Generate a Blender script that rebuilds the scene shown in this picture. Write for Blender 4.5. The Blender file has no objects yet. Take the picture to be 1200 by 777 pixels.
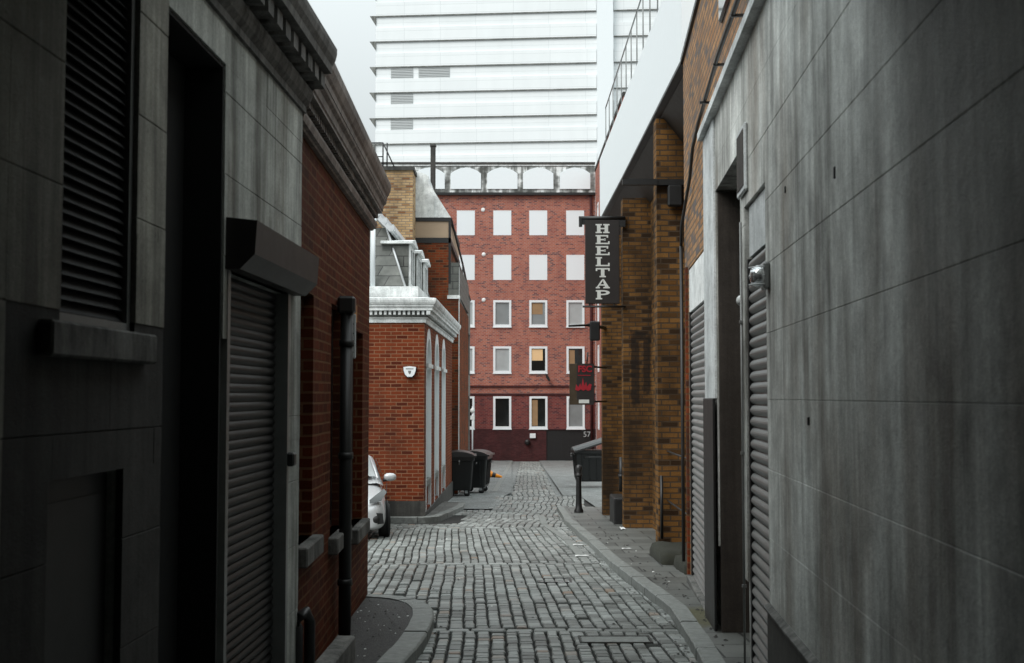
import bpy, bmesh, math, random
from mathutils import Vector, Matrix, noise
random.seed(7)
C = bpy.context.scene.collection
R = math.radians
SL = 0.033
def g(y):                                   # street level: the alley runs gently downhill
    return -SL*max(-30, min(90, y))

# ------------------------------------------------------------------ mesh helper
class MB:
    def __init__(s): s.v = []; s.f = []; s.m = []; s.sm = []
    def add(s, vs, fs, m=0, smooth=False):
        o = len(s.v); s.v += [tuple(v) for v in vs]
        for f in fs: s.f.append([o+i for i in f]); s.m.append(m); s.sm.append(smooth)
    def box(s, x0, x1, y0, y1, z0, z1, m=0):
        if x0 > x1: x0, x1 = x1, x0
        if y0 > y1: y0, y1 = y1, y0
        if z0 > z1: z0, z1 = z1, z0
        s.add([(x0,y0,z0),(x1,y0,z0),(x1,y1,z0),(x0,y1,z0),(x0,y0,z1),(x1,y0,z1),(x1,y1,z1),(x0,y1,z1)],
              [(3,2,1,0),(4,5,6,7),(0,1,5,4),(1,2,6,5),(2,3,7,6),(3,0,4,7)], m)
    def bbox(s, x0, x1, y0, y1, z0, z1, b=.01, m=0):     # box with chamfered edges
        if x0 > x1: x0, x1 = x1, x0
        if y0 > y1: y0, y1 = y1, y0
        if z0 > z1: z0, z1 = z1, z0
        bm = bmesh.new(); bmesh.ops.create_cube(bm, size=1)
        for v in bm.verts:
            v.co = Vector((x0+(v.co.x+.5)*(x1-x0), y0+(v.co.y+.5)*(y1-y0), z0+(v.co.z+.5)*(z1-z0)))
        bmesh.ops.bevel(bm, geom=bm.edges[:], offset=b, segments=1, affect='EDGES')
        s.add([v.co[:] for v in bm.verts], [[v.index for v in f.verts] for f in bm.faces], m); bm.free()
    def prism(s, poly, a0, a1, axis='x', m=0, smooth=False):
        n = len(poly)
        def P(p, a):
            return (a, p[0], p[1]) if axis == 'x' else ((p[0], a, p[1]) if axis == 'y' else (p[0], p[1], a))
        vs = [P(p, a0) for p in poly] + [P(p, a1) for p in poly]
        s.add(vs, [(i, (i+1) % n, n+(i+1) % n, n+i) for i in range(n)], m, smooth)
        s.add([P(p, a0) for p in poly], [list(range(n))[::-1]], m)
        s.add([P(p, a1) for p in poly], [list(range(n))], m)
    def tube(s, pts, r, n=8, m=0, caps=True, r2=None):
        pts = [Vector(p) for p in pts]; rings = []
        for i, p in enumerate(pts):
            d = (pts[min(i+1, len(pts)-1)] - pts[max(i-1, 0)]).normalized()
            up = Vector((0,0,1)) if abs(d.z) < .9 else Vector((1,0,0))
            a = d.cross(up).normalized(); b = a.cross(d)
            rr = r if r2 is None else r+(r2-r)*i/(len(pts)-1)
            rings.append([p + a*rr*math.cos(2*math.pi*k/n) + b*rr*math.sin(2*math.pi*k/n) for k in range(n)])
        vs = [v for rg in rings for v in rg]; fs = []
        for i in range(len(pts)-1):
            for k in range(n):
                fs.append((i*n+k, i*n+(k+1) % n, (i+1)*n+(k+1) % n, (i+1)*n+k))
        s.add(vs, fs, m, True)
        if caps:
            s.add(rings[0], [list(range(n))], m); s.add(rings[-1], [list(range(n))[::-1]], m)
    def lathe(s, prof, c=(0,0,0), n=20, m=0, axis='z'):
        vs = []
        for r, h in prof:
            for k in range(n):
                a = 2*math.pi*k/n; x, y = r*math.cos(a), r*math.sin(a)
                vs.append((c[0]+x, c[1]+y, c[2]+h) if axis == 'z' else ((c[0]+h, c[1]+x, c[2]+y) if axis == 'x' else (c[0]+x, c[1]+h, c[2]+y)))
        fs = []
        for i in range(len(prof)-1):
            for k in range(n): fs.append((i*n+k, i*n+(k+1) % n, (i+1)*n+(k+1) % n, (i+1)*n+k))
        s.add(vs, fs, m, True)
    def build(s, name, mats, parent=None, recalc=True, **kw):
        me = bpy.data.meshes.new(name); me.from_pydata(s.v, [], s.f)
        if not isinstance(mats, (list, tuple)): mats = [mats]
        for mt in mats: me.materials.append(mt)
        me.polygons.foreach_set('material_index', s.m); me.polygons.foreach_set('use_smooth', s.sm)
        if recalc:
            bm = bmesh.new(); bm.from_mesh(me)
            bmesh.ops.remove_doubles(bm, verts=bm.verts[:], dist=1e-6) if any(s.sm) else None
            bmesh.ops.recalc_face_normals(bm, faces=bm.faces[:]); bm.to_mesh(me); bm.free()
        o = bpy.data.objects.new(name, me); C.objects.link(o)
        if parent: o.parent = parent
        for k, v in kw.items(): o[k] = v
        return o
def thing(name, label, cat, loc=(0,0,0), rz=0, group=None):
    o = bpy.data.objects.new(name, None); C.objects.link(o); o.location = loc; o.rotation_euler = (0,0,rz)
    o.empty_display_size = .2
    o['label'] = label; o['category'] = cat
    if group: o['group'] = group
    return o
def tag(o, label, cat, group=None):
    o['label'] = label; o['category'] = cat
    if group: o['group'] = group
    return o
def struct(o): o['kind'] = 'structure'; return o
def text_part(name, body, size, mat, parent, loc, rot, extrude=.004, sx=1.0, off=0.0, kind='serif'):
    cu = bpy.data.curves.new(name, 'FONT'); cu.body = body; cu.size = size; cu.extrude = extrude
    cu.align_x = 'CENTER'; cu.align_y = 'CENTER'; cu.offset = off
    t = bpy.data.objects.new(name+'_tmp', cu); C.objects.link(t)
    dg = bpy.context.evaluated_depsgraph_get(); me = bpy.data.meshes.new_from_object(t.evaluated_get(dg))
    bpy.data.objects.remove(t); me.name = name; me.materials.clear(); me.materials.append(mat)
    for v in me.vertices: v.co.x *= sx
    o = bpy.data.objects.new(name, me); C.objects.link(o); o.parent = parent; o.location = loc; o.rotation_euler = rot
    return o

# ------------------------------------------------------------------ materials
class NT:
    def __init__(s, name):
        s.m = bpy.data.materials.new(name); s.m.use_nodes = True; s.t = s.m.node_tree
        s.t.nodes.clear(); s.out = s.t.nodes.new('ShaderNodeOutputMaterial')
        s.p = s.t.nodes.new('ShaderNodeBsdfPrincipled'); s.t.links.new(s.p.outputs[0], s.out.inputs[0])
        s.tc = s.t.nodes.new('ShaderNodeTexCoord')
    def n(s, k, **kw):
        nd = s.t.nodes.new(k)
        for a, b in kw.items(): setattr(nd, a, b)
        return nd
    def l(s, a, b): s.t.links.new(a, b)
    def mapped(s, scale=(1,1,1), src=None):
        mp = s.n('ShaderNodeMapping'); mp.inputs['Scale'].default_value = scale
        s.l(src or s.tc.outputs['Object'], mp.inputs[0]); return mp.outputs[0]
    def noise(s, scale=5, detail=4, rough=.55, vec=None, dist=0):
        nd = s.n('ShaderNodeTexNoise'); nd.inputs['Scale'].default_value = scale
        nd.inputs['Detail'].default_value = detail; nd.inputs['Roughness'].default_value = rough
        nd.inputs['Distortion'].default_value = dist
        s.l(vec or s.tc.outputs['Object'], nd.inputs['Vector']); return nd.outputs['Fac']
    def ramp(s, fac, stops):
        nd = s.n('ShaderNodeValToRGB'); s.l(fac, nd.inputs[0]); e = nd.color_ramp.elements
        while len(e) > 1: e.remove(e[-1])
        for i, (p, c) in enumerate(stops):
            if i == 0: e[0].position = p; el = e[0]
            else: el = e.new(p)
            el.color = (*c, 1) if isinstance(c, (tuple, list)) else (c, c, c, 1)
        return nd.outputs[0]
    def mix(s, a, b, fac, mode='MIX'):
        nd = s.n('ShaderNodeMix', data_type='RGBA', blend_type=mode)
        for k, v in ((0, fac), (6, a), (7, b)):
            if hasattr(v, 'is_output'): s.l(v, nd.inputs[k])
            else: nd.inputs[k].default_value = v if k == 0 else ((*v, 1) if len(v) == 3 else v)
        return nd.outputs[2]
    def math(s, op, a, b=0.0, c=None):
        nd = s.n('ShaderNodeMath', operation=op)
        for k, v in enumerate((a, b) if c is None else (a, b, c)):
            if hasattr(v, 'is_output'): s.l(v, nd.inputs[k])
            else: nd.inputs[k].default_value = v
        return nd.outputs[0]
    def bump(s, h, strength=.5, dist=.01, prev=None):
        nd = s.n('ShaderNodeBump'); nd.inputs['Strength'].default_value = strength
        nd.inputs['Distance'].default_value = dist; s.l(h, nd.inputs['Height'])
        if prev: s.l(prev, nd.inputs['Normal'])
        return nd.outputs[0]
    def sep(s, src=None):
        nd = s.n('ShaderNodeSeparateXYZ'); s.l(src or s.tc.outputs['Object'], nd.inputs[0]); return nd.outputs
    def fin(s, col=None, rough=None, nor=None, metal=None, spec=None):
        for k, v in (('Base Color', col), ('Roughness', rough), ('Metallic', metal), ('Specular IOR Level', spec)):
            if v is None: continue
            if hasattr(v, 'is_output'): s.l(v, s.p.inputs[k])
            else: s.p.inputs[k].default_value = (*v, 1) if k == 'Base Color' else v
        if nor: s.l(nor, s.p.inputs['Normal'])
        return s.m
def plain(name, col, rough=.6, metal=0, var=.25, nscale=8, bump=.15, spec=.5, rv=.15):
    t = NT(name); n = t.noise(nscale, 5, .6)
    c = t.mix(tuple(x*(1-var) for x in col), tuple(min(1, x*(1+var)) for x in col), n)
    n2 = t.noise(nscale*14, 3, .6)
    r = t.math('ADD', rough-rv*.5, t.math('MULTIPLY', n, rv))
    return t.fin(c, r, t.bump(n2, bump, .003), metal, spec)
def brick(name, c1, c2, mortar, c3=None, w=.225, h=.075, ms=.010, dirt=(.06,.055,.05), dirt_amt=.4, bump=.8, bias=0.0, foot=False):
    t = NT(name); s = t.sep()
    cb = t.n('ShaderNodeCombineXYZ'); t.l(t.math('ADD', s[0], s[1]), cb.inputs[0]); t.l(s[2], cb.inputs[1])
    wob = t.noise(3.5, 2, .5); 
    cb2 = t.n('ShaderNodeVectorMath', operation='ADD')
    cz = t.n('ShaderNodeCombineXYZ'); t.l(t.math('MULTIPLY', t.math('SUBTRACT', wob, .5), .012), cz.inputs[1])
    t.l(cb.outputs[0], cb2.inputs[0]); t.l(cz.outputs[0], cb2.inputs[1])
    b = t.n('ShaderNodeTexBrick'); t.l(cb2.outputs[0], b.inputs['Vector'])
    b.inputs['Scale'].default_value = 1; b.inputs['Brick Width'].default_value = w; b.inputs['Row Height'].default_value = h
    b.inputs['Mortar Size'].default_value = ms; b.inputs['Mortar Smooth'].default_value = .15; b.inputs['Bias'].default_value = bias
    b.inputs['Color1'].default_value = (0,0,0,1); b.inputs['Color2'].default_value = (1,1,1,1); b.inputs['Mortar'].default_value = (.5,.5,.5,1)
    stops = [(0, c1), (.5, tuple((x+y)/2 for x, y in zip(c1, c2))), (1, c2)]
    if c3: stops = [(0, c1), (.35, c2), (.7, tuple((x+y)/2 for x, y in zip(c1, c2))), (.9, c3), (1, c3)]
    col = t.ramp(b.outputs['Color'], stops)
    fine = t.noise(60, 4, .65); col = t.mix(col, (.5,.5,.5), .0)
    col = t.mix(col, t.ramp(fine, [(.25, .55), (.75, 1.25)]), .7, 'MULTIPLY')
    mort = t.mix(tuple(x*.6 for x in mortar), mortar, t.noise(2.2, 4, .6))
    col = t.mix(col, mort, b.outputs['Fac'])
    big = t.noise(1, 5, .6, t.mapped((1.3,1.3,.55)))
    d = t.ramp(big, [(.42, 0.0), (.68, 1.0)])
    dm = t.math('MULTIPLY', d, dirt_amt); col = t.mix(col, dirt, dm)
    hgt = t.math('SUBTRACT', t.math('MULTIPLY', fine, .35), b.outputs['Fac'])
    return t.fin(col, t.math('ADD', .62, t.math('MULTIPLY', fine, .25)), t.bump(hgt, bump, .008), 0, .07)
def streaked(name, lo, hi, sx=5.0, sz=.35, rough=.7, warm=None, patch=.35):
    """cement render with rain streaks, mottling and a fine sandy grain"""
    t = NT(name)
    v = t.mapped((sx, sx, sz)); st = t.noise(1.0, 6, .62, v, .4)
    v2 = t.mapped((sx*4.5, sx*4.5, sz*1.6)); st2 = t.noise(1.0, 5, .6, v2)
    big = t.noise(.8, 5, .6); mid = t.noise(6, 5, .65)
    f = t.math('ADD', t.math('MULTIPLY', st, .5), t.math('ADD', t.math('MULTIPLY', st2, .28), t.math('MULTIPLY', big, patch*.8)))
    col = t.ramp(f, [(.43, lo), (.53, tuple((a+b)*.5 for a, b in zip(lo, hi))), (.64, hi)])
    if warm: col = t.mix(col, warm, t.ramp(t.noise(.9, 4, .6, t.mapped((1.8,1.8,.5))), [(.48, 0.0), (.70, .6)]))
    drips = t.ramp(t.noise(1.0, 5, .7, t.mapped((sx*5.5, sx*5.5, sz*1.2)), .3), [(.30, .55), (.42, 1.0), (.62, 1.0), (.74, 1.30)])
    col = t.mix(col, drips, .5, 'MULTIPLY')
    col = t.mix(col, t.ramp(t.noise(2.1, 6, .7, None, .6), [(.36, .62), (.5, 1.0), (.66, 1.25)]), .5, 'MULTIPLY')
    col = t.mix(col, t.ramp(mid, [(.32, .62), (.5, .95), (.68, 1.25)]), .5, 'MULTIPLY')
    spots = t.ramp(t.noise(26, 2, .5), [(.24, .4), (.31, 1.0)]); col = t.mix(col, spots, .6, 'MULTIPLY')
    fineg = t.ramp(t.noise(70, 4, .75), [(.3, .72), (.7, 1.28)]); col = t.mix(col, fineg, .8, 'MULTIPLY')
    grain = t.noise(160, 3, .6)
    h = t.math('ADD', t.math('MULTIPLY', grain, .4), t.math('MULTIPLY', mid, 1.0))
    return t.fin(col, t.math('ADD', rough-.12, t.math('MULTIPLY', st, .25)), t.bump(h, .6, .010), 0, .3)

M = {}
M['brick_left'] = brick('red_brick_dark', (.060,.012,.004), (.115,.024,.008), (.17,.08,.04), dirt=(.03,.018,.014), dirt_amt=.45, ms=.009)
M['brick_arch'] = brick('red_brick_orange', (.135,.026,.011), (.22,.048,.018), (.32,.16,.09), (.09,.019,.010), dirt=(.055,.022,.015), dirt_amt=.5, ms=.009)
M['brick_far'] = brick('red_brick_far', (.36,.085,.052), (.48,.16,.10), (.46,.34,.30), (.16,.060,.058), ms=.013, dirt=(.22,.09,.08), dirt_amt=.45, bump=.3, w=.25, h=.10)
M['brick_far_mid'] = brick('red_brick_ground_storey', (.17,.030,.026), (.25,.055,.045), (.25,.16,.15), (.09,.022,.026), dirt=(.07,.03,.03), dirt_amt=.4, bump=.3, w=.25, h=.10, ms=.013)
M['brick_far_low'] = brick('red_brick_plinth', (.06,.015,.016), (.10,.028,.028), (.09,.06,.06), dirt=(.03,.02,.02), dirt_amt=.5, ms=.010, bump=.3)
M['brick_stock'] = brick('yellow_stock_brick', (.13,.062,.020), (.23,.115,.036), (.10,.07,.045), (.045,.026,.014), dirt=(.026,.018,.012), dirt_amt=.9, ms=.010)
M['brick_mix'] = brick('stock_brick_worn', (.36,.18,.085), (.50,.28,.14), (.20,.16,.12), (.16,.14,.14), dirt=(.13,.10,.08), dirt_amt=.5, ms=.012)
M['brick_yellow'] = brick('yellow_brick_gable', (.50,.31,.14), (.58,.40,.22), (.30,.25,.19), (.24,.11,.05), dirt=(.12,.085,.055), dirt_amt=.6)
M['brick_c'] = brick('red_brick_sooty', (.16,.033,.013), (.27,.062,.022), (.20,.11,.06), (.07,.03,.02), dirt=(.035,.028,.022), dirt_amt=.75)
M['render'] = streaked('grey_cement_render', (.22,.22,.20), (.84,.86,.82), 2.3, .5, .62, (.26,.215,.17))
M['render_light'] = streaked('pale_render_pier', (.50,.53,.53), (.74,.77,.77), 4, .4)
M['stone'] = streaked('dark_ashlar_stone', (.16,.165,.15), (.62,.64,.60), 4.0, .35, .8, (.11,.085,.055))
M['stone_shaded'] = streaked('shaded_ashlar_stone', (.12,.115,.098), (.46,.45,.39), 4.0, .35, .8, (.09,.06,.035))  # browner ashlar copy, darkened to put near-end shade into the colour
M['stone_dark'] = streaked('dark_dado_stone', (.018,.018,.016), (.060,.058,.054), 4, .35, .8)  # darker facing stone for the lower wall below the sill
M['stone_low'] = streaked('plinth_stone', (.03,.03,.028), (.075,.072,.065), 4, .4)
M['cornice'] = streaked('weathered_cornice', (.045,.044,.041), (.20,.195,.185), 6, 2.0, .75)
M['cornice2'] = streaked('brown_cornice', (.05,.042,.037), (.27,.235,.21), 6, 2.0, .5)
M['sill'] = streaked('sooty_sill_stone', (.04,.04,.037), (.19,.187,.175), 5, 3, .8)
M['white_trim'] = streaked('white_painted_trim', (.62,.65,.64), (.94,.96,.95), 3, .8, .6)
M['white'] = plain('white_paint', (.80,.84,.855), .5, var=.04)
M['white_blind'] = plain('white_panel', (.80,.85,.87), .6, var=.03)
M['white_wall'] = streaked('white_render_parapet', (.86,.89,.90), (.93,.95,.96), .5, .2, .6)
M['pale_panel'] = plain('pale_arch_panel', (.74,.77,.77), .6, var=.10, nscale=3)
M['concrete'] = streaked('grey_concrete', (.10,.105,.095), (.26,.265,.25), 3, .5)
M['black'] = plain('black_painted_metal', (.012,.012,.012), .45, var=.3)
M['black_matte'] = plain('black_matte', (.005,.005,.005), .8, var=.3)
M['darkdoor'] = plain('dark_brown_paint', (.018,.014,.011), .55, var=.3)
M['doorjamb'] = streaked('brown_jamb', (.030,.024,.019), (.060,.050,.042), 4, .5)
M['steel'] = plain('galvanised_steel', (.60,.62,.63), .42, 0.25, var=.22, nscale=5, bump=.1)
M['steel_shut'] = plain('weathered_shutter_steel', (.30,.305,.30), .35, .5, var=.3, nscale=4)
M['steel_dark'] = plain('dark_shutter_steel', (.014,.0135,.013), .5, .1, var=.3)
M['steel_mid'] = plain('grey_shutter_steel', (.19,.195,.19), .38, .2, var=.3)
M['brownbox'] = plain('brown_steel_hood', (.022,.018,.017), .5, .1, var=.3)
M['bin'] = plain('black_plastic', (.010,.011,.011), .38, var=.2)
M['bin_lid'] = plain('grey_plastic_lid', (.035,.035,.035), .35, var=.2)
M['rubber'] = plain('tyre_rubber', (.012,.012,.012), .75, var=.2)
M['car'] = plain('silver_car_paint', (.56,.57,.58), .25, .2, var=.04, bump=0, rv=.03)
M['chrome'] = plain('chrome_lamp', (.75,.77,.78), .15, .8, var=.05, bump=0, rv=.03)
M['cone'] = plain('orange_plastic', (.95,.30,.01), .4, var=.12)
M['red'] = plain('red_lettering', (.30,.008,.018), .5, var=.1)
M['letter'] = plain('white_lettering', (.62,.63,.60), .5, var=.1)
M['signboard'] = plain('black_brown_signboard', (.018,.014,.013), .5, var=.2)
M['fsc_board'] = plain('brown_smoked_board', (.060,.045,.030), .25, var=.5, nscale=5)
M['tan'] = plain('tan_panel', (.42,.31,.21), .5, var=.15, nscale=3)
M['moss'] = plain('mossy_stone', (.022,.023,.015), .95, var=.6, nscale=10, bump=1.0)
M['litter'] = plain('white_litter', (.75,.76,.75), .7, var=.05)
M['plate'] = plain('dull_brass_plate', (.30,.13,.03), .6, var=.4, nscale=20)
M['louvre'] = plain('grey_louvre', (.42,.44,.44), .5, var=.06)
M['wood'] = plain('warm_interior', (.32,.20,.10), .7, var=.3, nscale=2)
M['led'] = NT('lit_interior').fin((.6,.4,.2), .6)
M['led'].node_tree.nodes['Principled BSDF'].inputs['Emission Color'].default_value = (1,.72,.4,1)
M['led'].node_tree.nodes['Principled BSDF'].inputs['Emission Strength'].default_value = .15
def glass(name, col, rough=.06):
    t = NT(name); n = t.noise(1.5, 3, .5)
    return t.fin(t.mix(tuple(c*.6 for c in col), col, n), rough, t.bump(n, .06, .01), 0, .8)
M['glass'] = glass('dark_window_glass', (.015,.017,.016))
M['glass_grey'] = glass('painted_reflection_glass', (.28,.30,.30), .12)  # reflection is put into the grey base colour
M['glass_pale'] = glass('curtained_glass', (.50,.53,.53), .2)
M['windscreen'] = glass('windscreen_glass', (.34,.36,.36), .08)  # pale base colour stands in for sky reflected in the screen
def slate():
    t = NT('slate_roof'); s = t.sep()
    cb = t.n('ShaderNodeCombineXYZ'); t.l(t.math('ADD', s[0], s[1]), cb.inputs[0]); t.l(s[2], cb.inputs[1])
    b = t.n('ShaderNodeTexBrick'); t.l(cb.outputs[0], b.inputs['Vector']); b.inputs['Scale'].default_value = 1
    b.inputs['Brick Width'].default_value = .5; b.inputs['Row Height'].default_value = .22; b.inputs['Mortar Size'].default_value = .008
    b.inputs['Color1'].default_value = (.085,.090,.080,1); b.inputs['Color2'].default_value = (.14,.145,.13,1); b.inputs['Mortar'].default_value = (.02,.02,.02,1)
    c = t.mix(b.outputs['Color'], t.ramp(t.noise(7, 4), [(.3, .6), (.7, 1.2)]), .7, 'MULTIPLY')
    return t.fin(c, .55, t.bump(t.math('SUBTRACT', 1.0, b.outputs['Fac']), .7, .01))
M['slate'] = slate()
def stained_roof():
    t = NT('stained_slate_parapet'); s = t.sep()
    st = t.noise(1, 4, .6, t.mapped((2.6,2.6,.30))); bl = t.noise(1, 2, .5, t.mapped((1.2,1.2,2.2)))
    f = t.math('ADD', t.math('MULTIPLY', st, .7), t.math('MULTIPLY', bl, .4))
    return t.fin(t.ramp(f, [(.46, (.07,.072,.065)), (.56, (.25,.26,.25)), (.64, (.72,.74,.73))]), .7)
M['stain'] = stained_roof()
def tower_mat():
    t = NT('white_tower_cladding'); s = t.sep()
    cb = t.n('ShaderNodeCombineXYZ'); t.l(t.math('ADD', s[0], s[1]), cb.inputs[0]); t.l(s[2], cb.inputs[1])
    b = t.n('ShaderNodeTexBrick'); t.l(cb.outputs[0], b.inputs['Vector']); b.inputs['Scale'].default_value = 1; b.offset = 0
    b.inputs['Brick Width'].default_value = 4.05; b.inputs['Row Height'].default_value = .96; b.inputs['Mortar Size'].default_value = .025
    b.inputs['Color1'].default_value = (.80,.83,.835,1); b.inputs['Color2'].default_value = (.84,.865,.87,1); b.inputs['Mortar'].default_value = (.68,.71,.715,1)
    c = t.mix(b.outputs['Color'], t.ramp(t.noise(1, 4, .6, t.mapped((.5,.5,.1))), [(.3, .93), (.7, 1.0)]), .8, 'MULTIPLY')
    return t.fin(c, .6)
M['tower'] = tower_mat()
def sett_mat():
    t = NT('granite_setts')
    gi = t.n('ShaderNodeNewGeometry').outputs['Random Per Island']
    c = t.ramp(gi, [(0, (.11,.119,.111)), (.35, (.19,.205,.193)), (.75, (.27,.288,.275)), (.97, (.34,.36,.347)), (1, (.22,.15,.10))])
    n = t.noise(38, 5, .7); c = t.mix(c, t.ramp(n, [(.25, .5), (.75, 1.35)]), .75, 'MULTIPLY')
    big = t.noise(.7, 4, .6); c = t.mix(c, t.ramp(big, [(.35, .70), (.65, 1.12)]), .8, 'MULTIPLY')
    r = t.math('ADD', .20, t.math('ADD', t.math('MULTIPLY', big, .25), t.math('MULTIPLY', n, .22)))
    return t.fin(c, r, t.bump(t.math('ADD', n, t.math('MULTIPLY', t.noise(9, 3), .8)), .5, .008), 0, .5)
M['sett'] = sett_mat()
M['grit'] = plain('sett_joint_grit', (.014,.0135,.012), .95, var=.5, nscale=30, bump=.8)
def asphalt(name, col):
    t = NT(name); n = t.noise(24, 6, .85); b = t.noise(1.6, 5, .6)
    c = t.mix(tuple(x*.1 for x in col), tuple(x*2.2 for x in col), t.ramp(n, [(.35, 0.0), (.65, 1.0)])); c = t.mix(c, t.ramp(b, [(.35, .6), (.65, 1.2)]), .9, 'MULTIPLY')
    sp = t.ramp(t.noise(45, 1), [(.80, 0.0), (.83, 1.0)]); c = t.mix(c, (.4,.4,.38), t.math('MULTIPLY', sp, .6))
    v = t.n('ShaderNodeTexVoronoi', feature='DISTANCE_TO_EDGE'); v.inputs['Scale'].default_value = 1.1
    vm = t.n('ShaderNodeVectorMath', operation='ADD'); nz = t.n('ShaderNodeTexNoise'); nz.inputs['Scale'].default_value = 2.5
    t.l(t.tc.outputs['Object'], nz.inputs['Vector']); t.l(t.tc.outputs['Object'], vm.inputs[0]); t.l(nz.outputs['Color'], vm.inputs[1]); t.l(vm.outputs[0], v.inputs['Vector'])
    crack = t.ramp(v.outputs['Distance'], [(0, 0.15), (.012, 1.0)]); c = t.mix(c, crack, .8, 'MULTIPLY')
    return t.fin(c, t.math('ADD', .5, t.math('MULTIPLY', b, .3)), t.bump(n, 1.0, .012))
M['asphalt'] = asphalt('worn_asphalt', (.022,.0215,.020))
M['asphalt_pale'] = asphalt('pale_asphalt', (.16,.17,.165))
def slabs():
    t = NT('paving_slabs'); s = t.sep()
    cb = t.n('ShaderNodeCombineXYZ'); t.l(s[1], cb.inputs[1]); t.l(s[0], cb.inputs[0])
    b = t.n('ShaderNodeTexBrick'); t.l(cb.outputs[0], b.inputs['Vector']); b.inputs['Scale'].default_value = 1
    b.inputs['Brick Width'].default_value = .62; b.inputs['Row Height'].default_value = .55; b.inputs['Mortar Size'].default_value = .010
    b.inputs['Color1'].default_value = (.085,.088,.08,1); b.inputs['Color2'].default_value = (.145,.15,.138,1); b.inputs['Mortar'].default_value = (.02,.02,.018,1)
    n = t.noise(22, 5, .7); c = t.mix(b.outputs['Color'], t.ramp(n, [(.25, .6), (.75, 1.25)]), .8, 'MULTIPLY')
    # moss by the doorway, a patch of its own
    vm = t.n('ShaderNodeVectorMath', operation='DISTANCE'); t.l(t.tc.outputs['Object'], vm.inputs[0]); vm.inputs[1].default_value = (1.72, 10.8, g(10.8)+.1)
    d = t.math('SUBTRACT', 1.0, t.math('DIVIDE', vm.outputs['Value'], .95)); mm = t.math('ADD', d, t.math('MULTIPLY', t.math('SUBTRACT', t.noise(4, 5, .7), .5), 1.6))
    c = t.mix(c, (.075,.070,.018), t.ramp(mm, [(.35, 0.0), (.6, .85)]))
    c = t.mix(c, t.ramp(t.noise(1.1, 4), [(.35, .65), (.65, 1.1)]), .8, 'MULTIPLY')
    h = t.math('SUBTRACT', t.math('MULTIPLY', n, .5), b.outputs['Fac'])
    return t.fin(c, t.math('ADD', .4, t.math('MULTIPLY', n, .3)), t.bump(h, .6, .008))
M['slabs'] = slabs()
M['kerb'] = plain('granite_kerb', (.19,.20,.188), .6, var=.75, nscale=16, bump=.7)
def stain_brick():      # stock brick pier with the ghost of old painted-out marks
    m = M['brick_stock'].copy(); m.name = 'stock_brick_marked'; nt = m.node_tree
    p = nt.nodes['Principled BSDF']; old = p.inputs['Base Color'].links[0].from_socket
    tc = [n for n in nt.nodes if n.bl_idname == 'ShaderNodeTexCoord'][0]
    nz = nt.nodes.new('ShaderNodeTexNoise'); nz.inputs['Scale'].default_value = 9; nt.links.new(tc.outputs['Object'], nz.inputs['Vector'])
    sp = nt.nodes.new('ShaderNodeSeparateXYZ'); nt.links.new(tc.outputs['Object'], sp.inputs[0])
    def mt(op, a, b):
        n = nt.nodes.new('ShaderNodeMath'); n.operation = op
        for k, v in enumerate((a, b)):
            if hasattr(v, 'is_output'): nt.links.new(v, n.inputs[k])
            else: n.inputs[k].default_value = v
        return n.outputs[0]
    tot = None
    for (xc, hw, zc, hh) in ((2.165,.07,2.15,.62), (2.37,.06,2.25,.50), (2.26,.10,2.74,.08)):
        dx = mt('DIVIDE', mt('ABSOLUTE', mt('SUBTRACT', sp.outputs[0], xc), 0), hw); dz = mt('DIVIDE', mt('ABSOLUTE', mt('SUBTRACT', sp.outputs[2], zc), 0), hh)
        k = mt('SUBTRACT', 1.25, mt('MAXIMUM', dx, dz)); tot = k if tot is None else mt('MAXIMUM', tot, k)
    f = mt('MULTIPLY', mt('MINIMUM', mt('MAXIMUM', mt('MULTIPLY', mt('ADD', tot, mt('SUBTRACT', nz.outputs['Fac'], .55)), 3.0), 0.0), 1.0), .8)
    mx = nt.nodes.new('ShaderNodeMix'); mx.data_type = 'RGBA'; nt.links.new(f, mx.inputs[0]); nt.links.new(old, mx.inputs[6]); mx.inputs[7].default_value = (.018,.015,.013,1)
    nt.links.new(mx.outputs[2], p.inputs['Base Color']); return m
M['brick_marked'] = stain_brick()

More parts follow.
